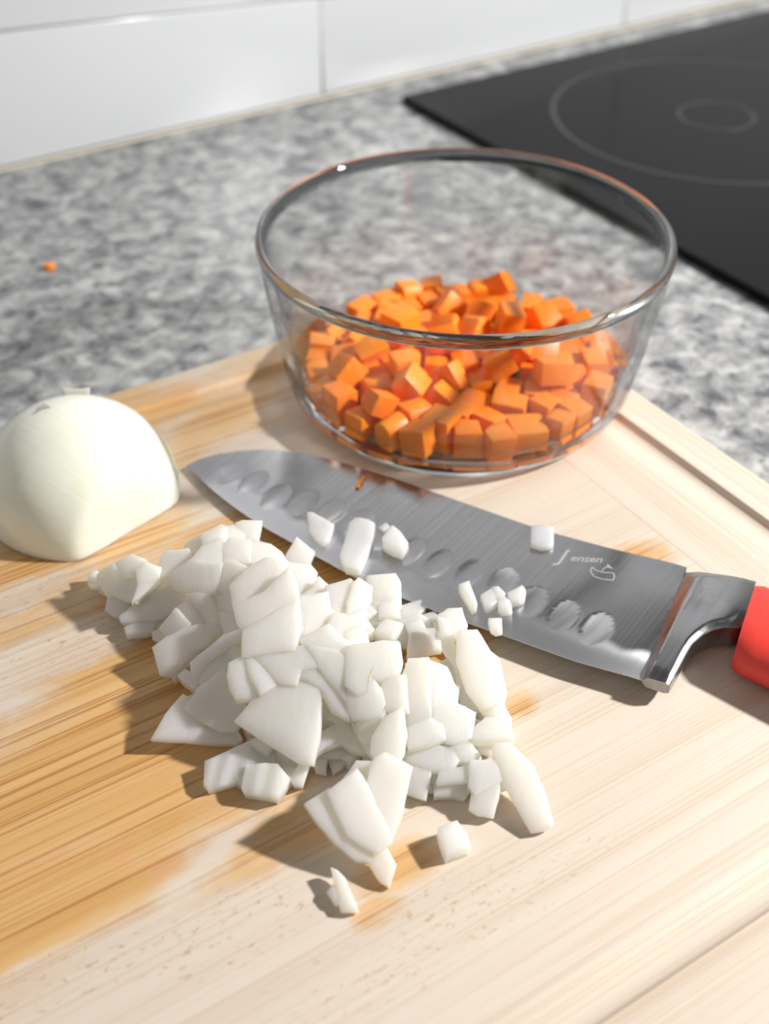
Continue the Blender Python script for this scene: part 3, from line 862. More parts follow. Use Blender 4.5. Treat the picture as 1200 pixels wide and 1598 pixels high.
# label, centre mm, facing direction, thickness mm, bulge mm, ridged, overlap mm, outline in its own plane mm
PIECES = [
('tiny onion tab at the far left tip of the chopped heap', [-100.99, 307.31, 23.0], [-0.192, -0.192, 0.962], 4.0, 0.6, 0, 0.0, [(-2.36, 2.31), (0.38, 2.94), (2.28, 0.92), (1.88, -3.44), (-2.18, -2.73)]),
('small rounded onion piece beside the far left tip of the heap', [-93.22, 300.05, 27.94], [-0.528, -0.376, 0.762], 4.5, 0.6, 0, 0.8, [(-5.26, 4.77), (1.99, 5.57), (5.73, 0.37), (5.26, -3.2), (0.13, -4.5), (-2.23, -4.62), (-5.63, 1.61)]),
('domed onion piece on top of the left end of the heap', [-84.66, 298.91, 35.97], [-0.293, -0.351, 0.89], 4.5, 0.6, 0, 0.8, [(-5.75, 2.42), (0.2, 3.57), (3.75, 1.13), (4.92, -1.39), (0.21, -3.33), (-3.34, -2.4)]),
('glossy white onion piece at the front of the left lump', [-86.22, 293.44, 30.59], [-0.394, -0.409, 0.823], 4.5, 0.6, 0, 0.8, [(-1.29, 2.7), (4.21, 4.37), (4.73, -1.12), (2.07, -5.43), (-3.95, -1.66), (-5.77, 1.14)]),
('shaded onion piece right of the left lump, before the gap', [-79.56, 292.92, 34.76], [0.04, -0.513, 0.857], 4.5, 0.6, 0, 0.8, [(-3.09, 3.14), (-0.34, 5.49), (4.28, 3.87), (3.99, 0.07), (0.32, -3.83), (-3.16, -7.04), (-1.99, -1.71)]),
('dim onion scrap underneath the left lump of the heap', [-90.74, 293.39, 22.95], [-0.188, -0.282, 0.941], 4.0, 0.6, 0, 0.0, [(-3.75, 4.47), (-0.01, 3.6), (5.45, 0.69), (2.51, -2.59), (-0.05, -4.66), (-4.16, -1.51)]),
('long leaf shaped onion slice pointing left with a blunt tip', [-75.32, 289.83, 27.01], [-0.091, -0.409, 0.908], 3.5, 1.2, 0, 0.8, [(-12.3, -3.18), (-7.69, 0.16), (-2.61, 3.26), (1.88, 5.49), (5.6, 5.67), (8.52, 3.81), (9.69, 1.4), (6.34, -1.82), (3.81, -3.69), (-1.51, -5.82), (-11.74, -5.29)]),
('short onion stick just below the long leaf shaped slice', [-80.68, 282.7, 23.0], [-0.095, -0.286, 0.953], 4.0, 0.6, 0, 0.0, [(-5.96, 0.46), (-1.81, 2.56), (3.37, 2.88), (5.04, 1.05), (3.35, -1.95), (0.81, -2.48), (-4.8, -2.52)]),
('triangular onion piece at the back left edge of the heap', [-71.05, 299.41, 35.77], [-0.275, -0.301, 0.913], 4.5, 0.6, 0, 0.8, [(-5.1, 0.5), (-3.1, 5.61), (4.88, 4.6), (6.53, 0.36), (2.39, -2.63), (-1.05, -4.78), (-4.55, -3.67)]),
('narrow onion piece leaning at the back left of the heap', [-64.89, 307.36, 36.87], [-0.495, -0.149, 0.856], 4.5, 0.6, 0, 0.8, [(-3.27, 3.41), (2.62, 3.95), (4.91, -0.17), (-0.67, -6.35), (-3.6, -0.84)]),
('pointed onion piece along the back rim of the heap', [-57.72, 310.14, 39.82], [-0.115, 0.119, 0.986], 4.5, 0.6, 0, 0.8, [(-4.96, 0.97), (1.05, 6.04), (3.43, 3.24), (3.02, -3.81), (-2.55, -6.44)]),
('low onion chunk beside the square flap at the back rim', [-51.92, 313.9, 37.78], [0.247, -0.128, 0.961], 4.5, 0.6, 0, 0.8, [(-4.05, 0.91), (0.75, 3.69), (3.36, 2.56), (3.5, -2.51), (-3.56, -4.64)]),
('square onion flap standing up at the back end of the heap', [-47.34, 315.62, 37.38], [0.073, -0.539, 0.839], 3.5, 0.6, 0, 0.8, [(-3.54, 2.06), (-1.62, 2.9), (4.12, 3.09), (3.63, -4.38), (-2.6, -3.67)]),
('milky onion plate behind the small white highlight strip', [-58.49, 298.46, 41.09], [-0.084, -0.047, 0.995], 4.5, 0.6, 0, 0.8, [(-5.58, -2.76), (-2.14, 4.95), (3.72, 7.25), (4.19, 0.36), (4.35, -5.43), (-4.53, -4.36)]),
('wide onion plate at the left shoulder of the heap', [-61.0, 287.89, 38.75], [-0.312, -0.474, 0.823], 4.5, 1.0, 0, 0.8, [(-9.24, 4.67), (-1.59, 7.78), (8.43, 3.76), (6.46, -2.93), (6.81, -5.72), (2.01, -5.51), (-4.57, -2.11), (-8.31, 0.06)]),
('bright curved onion piece on the upper crest of the heap', [-49.98, 299.99, 41.73], [-0.084, -0.077, 0.993], 4.5, 1, 0, 0.8, [(-4.79, 0.86), (-2.17, 5.48), (4.48, 3.98), (5.16, -4.75), (-2.68, -5.56)]),
('rounded onion piece at the back right of the upper crest', [-39.81, 299.89, 40.15], [0.151, 0.067, 0.986], 4.5, 1, 0, 0.8, [(-6.27, 6.08), (-3.04, 6.35), (1.37, 5.41), (5.07, 1.84), (7.07, -2.69), (3.95, -7.41), (-2.48, -6.22), (-5.68, -3.37)]),
('onion slice stepped below the bright crest piece', [-50.48, 286.48, 41.73], [-0.373, -0.352, 0.859], 4.5, 0.6, 0, 0.8, [(-1.87, 6.21), (1.86, 5.42), (6.41, 0.98), (1.42, -2.82), (0.77, -8.01), (-4.29, -4.0), (-4.3, 2.21)]),
('first of three overlapping broad onion slices on the crest', [-40.26, 282.97, 44.7], [-0.088, -0.323, 0.942], 4.5, 1, 0, 0.8, [(-8.82, -1.88), (-4.44, 3.42), (1.73, 6.99), (7.62, 5.34), (9.33, 2.13), (1.86, -6.16), (-7.27, -9.84)]),
('second of three overlapping broad onion slices on the crest', [-36.67, 271.73, 44.88], [-0.112, -0.379, 0.919], 4.5, 1, 0, 0.8, [(-10.2, -0.08), (-1.03, 3.47), (6.36, 10.82), (8.39, 6.8), (9.55, -1.28), (2.65, -4.12), (-6.82, -9.73), (-8.89, -5.88)]),
('lowest of three overlapping broad onion slices on the crest', [-33.11, 256.91, 46.28], [-0.062, -0.427, 0.902], 4.5, 1, 0, 0.8, [(-9.2, 1.02), (0.13, 6.78), (6.8, 9.79), (7.62, 1.23), (5.51, -5.61), (-1.66, -6.08), (-9.2, -7.13)]),
('pale yellow onion side under the broad crest slices', [-50.68, 277.34, 37.75], [-0.545, -0.392, 0.741], 4.5, 0.6, 0, 0.8, [(-4.61, 6.72), (-2.14, 6.68), (3.07, 1.68), (4.12, -2.15), (4.07, -7.26), (1.44, -4.59), (-2.04, -1.95), (-3.91, 0.86)]),
('yellowish onion chip in the hollow left of the crest', [-49.04, 270.99, 36.55], [-0.5, -0.409, 0.764], 4.5, 0.6, 0, 0.8, [(-2.98, 4.88), (1.4, 2.24), (3.17, -0.38), (3.51, -3.71), (-2.06, -3.56), (-3.05, 0.53)]),
('upright onion dice in the shaded hollow left of the crest', [-58.16, 279.3, 35.16], [-0.309, -0.503, 0.808], 4.5, 0.6, 0, 0.8, [(-5.28, 5.42), (-0.72, 4.83), (2.75, 3.2), (4.33, -0.32), (5.15, -7.53), (-1.25, -6.03), (-1.88, -0.39), (-3.1, 0.83)]),
('onion dice leaning left in the shaded hollow', [-63.22, 278.85, 32.65], [-0.422, -0.428, 0.799], 4.5, 0.6, 0, 0.8, [(-3.82, 3.75), (0.57, 4.66), (2.98, 0.76), (4.33, -4.99), (-0.67, -3.85), (-3.39, -0.33)]),
('flat onion dice at the lower left of the shaded hollow', [-67.92, 275.63, 30.28], [-0.408, -0.445, 0.797], 4.5, 0.6, 0, 0.8, [(-5.03, 1.13), (1.04, 5.36), (5.04, -0.84), (1.77, -3.07), (-2.83, -2.58)]),
('little onion chip tucked under the left of the heap', [-74.17, 278.55, 23.0], [-0.268, -0.358, 0.894], 4.5, 0.6, 0, 0.0, [(-2.73, 2.23), (0.94, 2.81), (3.41, -1.0), (0.9, -3.21), (-2.51, -0.84)]),
('broad veined onion leaf at the shaded left side of the heap', [-64.0, 267.6, 29.01], [-0.13, -0.478, 0.869], 3.5, 1.2, 0, 0.8, [(-9.55, 0.88), (-5.12, 3.82), (-0.69, 5.48), (4.39, 6.65), (12.58, 5.98), (10.65, 3.2), (7.05, -0.03), (2.85, -1.7), (-1.98, -6.03), (-4.49, -7.86), (-7.21, -7.58), (-8.48, -2.83)]),
('thin onion strip along the lower edge of the veined leaf', [-62.74, 265.05, 24.51], [-0.089, -0.445, 0.891], 3.5, 0.6, 0, 0.0, [(-5.56, -3.05), (-3.34, -0.87), (1.33, 3.5), (6.3, 5.52), (5.71, 3.62), (1.42, -0.14), (-1.22, -2.5), (-4.63, -6.07)]),
('long bent onion strip running up to the crest', [-52.8, 258.93, 35.09], [-0.299, -0.436, 0.849], 3.5, 0.6, 0, 0.8, [(-7.44, -0.85), (-4.47, 0.75), (3.28, 4.58), (9.0, 5.29), (9.37, 2.43), (5.43, 1.92), (1.25, -1.07), (-3.27, -3.13), (-5.7, -6.32), (-7.44, -3.6)]),
('flat onion piece below the long bent strip', [-52.93, 254.08, 32.08], [-0.259, -0.424, 0.868], 4.5, 0.6, 0, 0.8, [(-4.85, -0.5), (-2.32, 2.96), (2.08, 5.2), (6.05, 1.0), (3.36, -1.36), (-1.18, -3.13), (-3.14, -4.18)]),
('onion dice in the shade under the crest slices', [-48.0, 258.7, 34.73], [-0.344, -0.438, 0.83], 4.5, 0.6, 0, 0.8, [(-3.63, 1.36), (0.45, 3.62), (2.96, 0.55), (1.86, -2.95), (-1.64, -2.59)]),
('small bright white onion dice jutting from the left side', [-60.63, 256.5, 26.0], [-0.146, -0.194, 0.97], 5.0, 0.6, 0, 0.0, [(-4.38, 1.86), (-2.29, 4.22), (2.73, 0.8), (5.01, -2.26), (2.12, -4.7), (-3.19, 0.08)]),
('glossy white onion lump before the crest slices', [-42.2, 244.31, 38.56], [0.054, -0.42, 0.906], 4.5, 1.2, 0, 0.8, [(-4.22, 4.85), (0.01, 7.27), (3.59, 0.59), (4.95, -2.33), (4.54, -4.53), (-1.3, -5.18), (-3.24, -2.3), (-4.33, 1.63)]),
('pointed white onion piece right of the glossy lump', [-36.69, 245.39, 40.2], [0.129, -0.3, 0.945], 4.5, 0.6, 0, 0.8, [(-4.35, 3.79), (-1.94, 4.69), (3.35, -0.26), (5.02, -1.77), (0.39, -5.16), (-2.48, -1.29)]),
('large triangular onion flag reaching over the board on the left', [-54.85, 238.15, 25.01], [0.046, -0.387, 0.921], 3.0, 1, 0, 0.0, [(-15.05, -4.41), (-11.52, 3.71), (-6.95, 10.2), (-4.05, 8.46), (-0.44, 1.1), (3.97, -0.74), (10.08, 0.08), (12.47, -3.42), (10.87, -5.06), (5.71, -5.25), (-5.08, -4.65)]),
('fan shaped onion layer lying on the triangular flag', [-49.0, 243.61, 30.02], [-0.045, -0.447, 0.894], 3.0, 1, 0, 0.8, [(-10.81, -1.86), (-6.79, 4.39), (-2.21, 7.66), (-0.29, 9.22), (2.15, 6.91), (3.03, 3.87), (4.67, 1.41), (7.12, -2.24), (5.3, -6.31), (3.63, -8.6), (-0.63, -8.47), (-5.18, -5.98)]),
('biggest smooth square onion panel at the front left of the heap', [-29.48, 233.48, 33.03], [-0.07, -0.481, 0.874], 3.5, 1.8, 0, 0.8, [(-13.95, 0.69), (-7.67, 7.86), (-3.44, 10.94), (2.72, 11.59), (10.57, 9.81), (10.26, 2.31), (9.77, -5.44), (7.98, -12.44), (4.05, -11.88), (-0.63, -8.67), (-7.25, -4.21), (-12.41, -0.54)]),
('greyish ridged onion strip lying on the board at front left', [-43.61, 225.1, 23.51], [-0.049, -0.196, 0.979], 3.57, 0.6, 1, 0.0, [(-9.1, -6.01), (-9.38, 1.43), (-5.17, 3.39), (-0.57, 5.78), (6.13, 8.97), (10.33, 5.84), (11.96, 0.1), (3.67, -0.46), (2.44, -4.75), (-2.88, -6.41), (-7.44, -7.89)]),
('ridged translucent onion square before the greyish strip', [-34.38, 218.57, 24.01], [-0.048, -0.287, 0.957], 4.5, 0.6, 1, 0.0, [(-6.04, 5.24), (-0.41, 5.66), (3.36, 5.34), (6.89, 0.91), (6.05, -1.79), (3.77, -5.37), (-0.52, -4.48), (-6.13, -3.54), (-6.96, -1.97)]),
('translucent onion chip under the biggest square panel', [-29.07, 226.33, 23.01], [0.092, -0.37, 0.925], 3.08, 0.6, 0, 0.0, [(-4.67, 4.98), (1.06, 2.23), (4.21, 0.69), (2.0, -5.05), (0.11, -2.49), (-2.71, -0.36)]),
('little onion peg below the biggest square panel', [-24.62, 221.71, 23.01], [0.092, -0.37, 0.925], 3.9, 0.6, 0, 0.0, [(-2.79, -1.77), (-0.24, 4.16), (2.98, 3.99), (1.24, -3.21), (-1.19, -3.18)]),
('white onion splinter right of the biggest square panel', [-15.95, 239.53, 30.0], [0.098, -0.195, 0.976], 3.0, 0.6, 0, 0.8, [(-4.16, 4.16), (-0.72, 1.56), (4.82, -1.52), (3.75, -3.55), (-3.69, -0.65)]),
('boomerang shaped onion piece before the middle of the heap', [-13.25, 231.12, 27.01], [0.0, -0.287, 0.958], 4.0, 0.6, 0, 0.8, [(-4.52, 2.58), (0.55, 5.68), (3.25, 5.06), (5.41, 1.17), (7.93, -3.47), (3.39, -2.68), (0.69, -0.66), (-3.63, -2.09), (-6.57, -4.71), (-6.51, -0.89)]),
('curled onion scrap under the boomerang shaped piece', [-15.03, 229.24, 23.0], [0.0, -0.196, 0.981], 3.5, 0.6, 0, 0.0, [(-2.54, 0.87), (1.77, 3.65), (5.29, 0.04), (3.79, -0.81), (-1.89, -1.45), (-6.42, -2.3)]),
('shaded onion peg beneath the curled scrap', [-18.71, 225.59, 22.0], [0.0, -0.447, 0.894], 3.21, 0.6, 0, 0.0, [(-2.56, 1.84), (1.98, 2.42), (1.71, -2.32), (-1.13, -1.94)]),
('pinkish onion chip on the board under the curled scrap', [-12.79, 228.03, 21.0], [0.0, -0.196, 0.981], 2.2, 0.6, 0, 0.0, [(-4.05, 1.25), (2.05, 2.11), (3.96, 2.33), (0.23, -1.9), (-2.18, -3.78)]),
('upright onion piece by the knife edge at the back of the heap', [-30.24, 317.05, 25.01], [0.046, -0.371, 0.927], 4.0, 0.6, 0, 0.0, [(-4.96, -1.0), (-1.13, 7.1), (5.53, 1.5), (3.99, -3.89), (-3.44, -3.71)]),
('broad white onion piece just behind the crest slices', [-28.61, 295.97, 35.46], [0.256, -0.031, 0.966], 4.5, 1, 0, 0.8, [(-8.08, 8.13), (-3.8, 3.97), (3.19, 5.0), (5.81, 1.67), (5.36, -6.1), (0.08, -11.4), (-2.56, -1.27)]),
('small onion wedge between the crest and the knife', [-22.3, 285.23, 36.9], [0.111, -0.248, 0.962], 4.5, 0.6, 0, 0.8, [(-1.33, 1.01), (0.5, 5.2), (3.63, 2.27), (4.47, -1.37), (-1.41, -4.18), (-5.87, -2.92)]),
('onion dice at the back of the middle heap beside bare board', [-13.99, 281.53, 38.44], [0.102, -0.159, 0.982], 4.5, 0.6, 0, 0.8, [(-4.54, 3.35), (2.43, 6.7), (4.17, 5.01), (3.38, -1.89), (-1.54, -7.49), (-3.89, -5.68)]),
('onion dice with a notched tip near the blade', [-8.07, 280.76, 38.95], [0.221, -0.167, 0.961], 4.5, 0.6, 0, 0.8, [(-2.28, 4.29), (-0.5, 6.79), (3.68, 4.24), (3.67, 0.05), (1.58, -4.5), (-2.79, -8.43), (-3.36, -2.44)]),
('pale onion panel in the centre right of the crest', [-21.55, 268.42, 43.41], [0.147, -0.232, 0.961], 4.5, 1, 0, 0.8, [(-6.37, 4.7), (3.15, 7.67), (4.33, 2.06), (6.46, 0.44), (1.95, -4.38), (-4.12, -8.18), (-5.4, -2.3)]),
('crinkled onion piece over the centre of the heap', [-11.7, 264.83, 42.8], [0.198, -0.192, 0.961], 4.5, 0.6, 0, 0.8, [(-3.95, 2.72), (0.69, 3.07), (5.2, 6.32), (5.69, 0.81), (0.11, -4.0), (-2.17, -5.82), (-5.56, -3.1)]),
('smooth onion slice at the very middle of the heap', [-17.4, 255.16, 44.45], [0.006, -0.306, 0.952], 4.5, 0.6, 0, 0.8, [(-7.35, 0.4), (0.26, 5.25), (3.48, 1.78), (6.65, -1.0), (2.66, -4.04), (-5.69, -2.39)]),
('onion chip left of the small bare patch of board', [-8.56, 259.1, 41.2], [0.191, -0.208, 0.959], 4.5, 0.6, 0, 0.8, [(-3.54, 2.11), (1.9, 5.39), (3.66, -1.13), (0.61, -3.72), (-2.64, -2.64)]),
('faceted onion block standing by the blade edge', [0.79, 295.31, 29.01], [0.044, -0.481, 0.875], 7.0, 0.6, 0, 0.8, [(-5.82, 3.8), (2.4, 4.83), (4.2, 1.93), (4.58, -5.75), (-5.34, -4.8)]),
('pale pink onion piece below the faceted block', [-0.89, 285.2, 26.01], [0.0, -0.41, 0.912], 5.0, 0.6, 0, 0.0, [(-5.23, 3.99), (-3.32, 5.6), (5.88, 4.01), (5.86, 0.12), (3.1, -1.71), (-1.12, -8.7), (-5.17, -3.31)]),
('flat pinkish onion piece next to the knife edge', [9.31, 291.33, 23.0], [0.098, -0.195, 0.976], 4.0, 0.6, 0, 0.0, [(-4.51, 1.1), (3.11, 4.45), (5.08, 1.18), (2.9, -1.64), (-6.59, -5.09)]),
('hollow onion piece bridging two bare gaps of board', [8.62, 278.92, 26.01], [0.0, -0.287, 0.958], 4.0, 0.6, 0, 0.0, [(-8.53, -1.57), (-6.01, 3.44), (3.11, 6.12), (6.88, 3.48), (7.03, 0.84), (3.44, -0.36), (0.08, -0.6), (-0.61, -6.26), (-5.39, -5.1)]),
('translucent onion bridge left of the long tilted panel', [13.04, 271.36, 26.01], [0.094, -0.329, 0.94], 4.0, 0.6, 0, 0.0, [(-4.82, 5.43), (4.19, 6.86), (5.95, -0.81), (0.14, -2.4), (-0.03, -4.89), (-5.42, -4.19)]),
('rough onion piece with wet sparkle right of the middle', [-2.85, 246.5, 42.31], [0.028, -0.325, 0.945], 4.5, 1, 0, 0.8, [(-7.92, 6.24), (-2.34, 7.23), (2.28, 8.2), (6.93, 7.47), (7.73, 1.37), (6.6, -1.98), (3.0, -3.72), (-1.94, -3.64), (-1.87, -7.32), (-4.5, -8.41), (-7.97, -5.43)]),
('wet rounded onion lump in the middle front of the heap', [-5.38, 237.36, 37.79], [-0.047, -0.513, 0.857], 4.5, 1.5, 0, 0.8, [(-4.99, 5.65), (0.93, 6.98), (4.26, 2.83), (5.11, -1.01), (3.71, -3.98), (0.67, -5.38), (-3.65, -4.86), (-6.03, -0.24)]),
('long onion slice sloping down left of the wet lump', [-15.26, 246.18, 41.49], [-0.031, -0.41, 0.912], 4.5, 0.6, 0, 0.8, [(-8.1, 7.61), (0.42, 5.78), (5.05, 2.83), (4.48, -3.96), (4.12, -10.26), (-1.43, -3.04), (-4.54, 1.04)]),
('squarish onion plate left of the wet rounded lump', [-17.84, 241.44, 38.43], [-0.01, -0.42, 0.908], 4.5, 0.6, 0, 0.8, [(-1.98, 6.79), (1.56, 2.38), (6.98, -4.35), (6.83, -8.62), (2.08, -5.88), (-1.26, 0.02), (-6.86, 2.83), (-7.35, 6.83)]),
('cream onion slice under the crest before the splinter', [-28.16, 247.68, 41.64], [-0.039, -0.392, 0.919], 4.5, 0.6, 0, 0.8, [(-10.24, 3.2), (0.92, 5.34), (4.78, 6.06), (8.54, -0.59), (2.98, -1.45), (1.92, -5.64), (-3.46, -4.69), (-5.44, -2.22)]),
('translucent onion panel beside the tall standing block', [2.58, 238.79, 38.03], [-0.143, -0.4, 0.905], 4.5, 0.6, 0, 0.8, [(-1.97, 5.24), (3.64, 5.63), (3.56, -3.88), (1.46, -4.05), (-2.49, -3.24), (-4.2, 0.3)]),
('pear shaped translucent onion lump at the front of the heap', [1.81, 224.86, 34.68], [-0.028, -0.594, 0.804], 4.5, 1.5, 0, 0.8, [(-5.04, -3.14), (-4.41, 1.57), (-1.37, 6.08), (3.52, 8.73), (4.46, 1.39), (3.62, -3.49), (2.27, -5.99), (-3.05, -5.16)]),
('cream onion chunk left of the pear shaped lump', [-4.11, 230.92, 33.14], [-0.23, -0.42, 0.878], 4.5, 0.6, 0, 0.8, [(-3.3, 2.75), (-0.13, 3.18), (4.41, 3.77), (1.46, -2.13), (0.58, -5.05), (-3.04, -2.53)]),
('low onion filler chunk before the wet lump', [-6.15, 230.6, 28.85], [-0.306, -0.431, 0.849], 4.5, 0.6, 0, 0.8, [(-3.37, 7.19), (-0.09, 5.83), (-0.11, 0.13), (2.75, -2.27), (2.03, -7.11), (0.43, -4.45), (-1.65, 0.68)]),
('tall pale onion block standing in the front right heap', [9.67, 241.32, 35.04], [-0.085, -0.513, 0.854], 7.0, 0.6, 0, 0.8, [(-3.65, 6.45), (-1.67, 10.83), (4.15, 10.83), (3.92, -2.2), (3.6, -7.34), (-2.43, -9.62), (-3.92, -8.95)]),
('rounded onion piece leaning on the tall pale block', [17.49, 246.78, 33.01], [0.272, -0.318, 0.908], 6.0, 1, 0, 0.8, [(-5.38, 7.83), (1.11, 6.67), (4.38, 0.94), (5.16, -4.81), (-1.5, -5.6), (-3.77, -5.03)]),
('white onion cube resting before the tall pale block', [12.44, 229.64, 32.0], [0.0, -0.371, 0.928], 6.0, 0.6, 0, 0.8, [(-5.53, 1.5), (0.91, 4.46), (4.26, 2.31), (4.76, -1.0), (0.23, -3.14), (-4.64, -4.12)]),
('broad onion chunk in the right part of the heap', [19.86, 234.89, 31.01], [0.095, -0.286, 0.953], 6.0, 1, 0, 0.8, [(-5.73, 5.13), (1.61, 5.89), (6.81, 3.36), (5.77, -3.9), (0.62, -6.29), (-3.0, -4.54), (-6.08, 0.34)]),
('jagged white onion piece before the broad right chunk', [23.8, 227.17, 27.0], [0.092, -0.37, 0.925], 5.0, 0.6, 0, 0.8, [(-4.12, 1.77), (0.24, 4.03), (3.88, -0.6), (2.93, -2.4), (-2.93, -2.8)]),
('flat cream onion strip at the front of the right heap', [13.62, 224.96, 27.0], [0.0, -0.33, 0.944], 4.0, 0.6, 0, 0.8, [(-7.08, 0.7), (-5.56, 3.06), (1.04, 3.87), (6.07, 1.91), (7.31, -0.82), (5.17, -4.12), (-0.78, -3.36), (-6.16, -1.24)]),
('onion slab hanging below the flat cream strip', [8.95, 219.45, 24.3], [-0.044, -0.481, 0.875], 4.0, 0.6, 0, 0.0, [(-3.63, 4.63), (-1.6, 3.65), (5.07, 2.34), (3.09, -6.4), (-2.94, -4.22)]),
('thin translucent onion sliver beside the hanging slab', [14.53, 220.07, 22.01], [0.0, -0.371, 0.928], 3.0, 0.6, 0, 0.0, [(-0.46, 3.37), (1.79, 3.19), (0.35, -3.46), (-1.69, -3.09)]),
('crinkly onion strip at the front right of the heap', [20.82, 218.8, 26.0], [0.0, -0.33, 0.944], 3.5, 0.6, 0, 0.0, [(-5.87, -1.61), (-4.88, 1.45), (4.86, 3.98), (7.29, -0.24), (3.92, -1.4), (-5.33, -2.18)]),
('curved onion piece lying under the crinkly strip', [20.2, 216.56, 22.5], [0.0, -0.287, 0.958], 4.0, 0.6, 0, 0.0, [(-5.71, 1.79), (3.82, 3.18), (5.03, 0.65), (2.88, -2.44), (-0.23, -1.49), (-5.78, -1.69)]),
('bent onion flap above the small square onion foot', [29.2, 218.46, 27.01], [0.046, -0.371, 0.927], 3.5, 0.6, 0, 0.8, [(-3.87, 3.79), (2.46, 3.82), (4.47, 1.99), (4.0, -1.41), (-2.72, -5.37), (-4.34, -2.82)]),
('small square onion foot in front of the spear', [29.15, 212.37, 23.51], [0.0, -0.447, 0.894], 3.67, 0.6, 0, 0.0, [(-3.56, 3.74), (4.22, 5.04), (4.3, 2.48), (2.21, -4.76), (-2.33, -4.05), (-4.84, -2.44)]),
('long onion spear slanting down at the front right', [39.77, 216.24, 26.05], [-0.046, -0.41, 0.911], 2.58, 1, 0, 0.0, [(-7.76, 12.23), (-2.71, 12.26), (0.74, 8.36), (3.64, 4.89), (6.36, -2.78), (8.02, -11.53), (6.27, -13.09), (1.53, -13.85), (-2.27, -6.0), (-5.64, 1.26), (-8.18, 8.26)]),
('translucent onion chip behind the top of the spear', [30.13, 231.92, 24.0], [0.0, -0.371, 0.928], 4.0, 0.6, 0, 0.0, [(-2.76, 1.82), (2.06, 2.42), (2.61, -2.7), (-1.92, -1.54)]),
('rounded onion cap over the top of the spear', [31.71, 233.26, 29.0], [0.095, -0.286, 0.953], 5.0, 1, 0, 0.8, [(-6.16, -0.73), (-1.09, 3.95), (4.71, 3.97), (6.3, -1.46), (1.09, -2.65), (-4.85, -3.08)]),
('onion link between the big tilted panel and the spear', [35.77, 239.02, 28.01], [0.188, -0.282, 0.941], 4.0, 0.6, 0, 0.8, [(-3.55, 1.78), (-0.16, 5.03), (2.24, 0.51), (2.62, -5.68), (-1.15, -1.65)]),
('white onion block topping the long tilted panel', [22.54, 278.72, 29.01], [0.094, -0.329, 0.94], 6.0, 0.6, 0, 0.8, [(-4.33, 2.46), (-1.6, 4.56), (2.43, 5.13), (4.13, -0.35), (3.28, -4.11), (-0.49, -4.42), (-3.43, -3.27)]),
('long narrow onion side of the tilted panel', [23.46, 257.58, 28.05], [-0.089, -0.445, 0.891], 4.0, 0.6, 0, 0.8, [(-5.23, 17.68), (-1.42, 16.32), (-0.17, 1.61), (3.81, -4.46), (5.43, -9.47), (3.79, -12.81), (0.9, -11.81), (-0.78, -7.43), (-1.72, 2.56), (-4.61, 7.8)]),
('big tilted onion panel at the right edge of the heap', [31.35, 255.09, 30.04], [0.136, -0.407, 0.904], 4.5, 1.2, 0, 0.8, [(-8.14, 12.91), (-2.62, 13.55), (1.44, 7.36), (4.35, 5.14), (6.56, -4.67), (5.82, -8.87), (4.89, -12.84), (0.46, -11.27), (-4.72, -5.06), (-8.04, 3.75)]),
('tiny onion nub left of the white topping block', [17.06, 282.32, 24.0], [0.0, -0.287, 0.958], 4.0, 0.6, 0, 0.0, [(-1.85, 2.88), (1.39, 4.83), (2.29, -1.93), (0.55, -3.84), (-2.37, -1.94)]),
('see through onion scrap in the gap beside the long panel', [21.59, 259.7, 22.51], [0.0, -0.287, 0.958], 2.2, 0.6, 0, 0.0, [(-2.81, 6.51), (0.25, 5.84), (1.13, 1.08), (2.13, -5.59), (0.64, -8.01), (-1.34, 0.18)]),
('creamy translucent side of the detached front onion chunk', [-11.6, 198.87, 28.02], [0.089, -0.445, 0.891], 4.0, 0.5, 0, 0.8, [(-9.77, 5.81), (-3.67, 10.25), (-0.85, 5.14), (2.34, -0.74), (7.43, -3.35), (7.82, -7.42), (4.13, -7.3), (-1.36, -3.54), (-6.08, 1.16)]),
('rough white cut face of the detached front onion chunk', [-5.64, 201.64, 30.52], [0.107, -0.445, 0.889], 5.0, 0.5, 0, 0.8, [(-9.6, 5.44), (-2.36, 11.86), (0.58, 7.99), (3.04, 2.88), (5.76, -1.1), (7.79, -5.79), (4.26, -8.95), (1.2, -7.81), (-3.54, -5.24), (-7.13, 0.72)]),
('onion layer behind the detached front chunk', [-7.91, 216.62, 29.01], [0.0, -0.371, 0.928], 4.0, 0.6, 0, 0.8, [(-2.9, -0.3), (-0.03, 3.83), (4.94, 3.65), (3.89, -3.07), (0.74, 0.83), (-6.64, -4.94)]),
('pale rectangular onion slab leaning on the front chunk', [1.16, 208.52, 31.53], [0.045, -0.447, 0.894], 4.0, 0.6, 0, 0.8, [(-5.51, 1.94), (-3.73, 9.02), (-0.87, 10.57), (6.27, 7.01), (4.93, 0.51), (3.62, -6.23), (1.26, -12.03), (-1.67, -7.8), (-4.29, -2.98)]),
('tapered onion foot of the front chunk touching the board', [-0.59, 190.71, 22.51], [0.089, -0.445, 0.891], 2.09, 0.6, 0, 0.0, [(-4.37, 2.01), (0.51, 6.58), (4.12, 0.82), (2.63, -5.16), (-0.04, -3.97), (-2.85, -0.27)]),
('loose onion splinter alone on the board, nearest the front', [-11.38, 184.73, 22.01], [-0.144, -0.24, 0.96], 2.49, 0.6, 0, 0.0, [(-2.86, 5.87), (-1.1, 5.01), (1.16, 2.51), (4.48, -6.42), (-0.35, -6.2), (-1.33, -0.78)]),
('tiny onion fragment stuck to the loose front splinter', [-13.48, 183.07, 21.0], [-0.192, -0.192, 0.962], 2.6, 0.6, 0, 0.0, [(-1.98, 1.05), (0.52, 3.62), (1.34, -2.14), (0.11, -2.53)]),
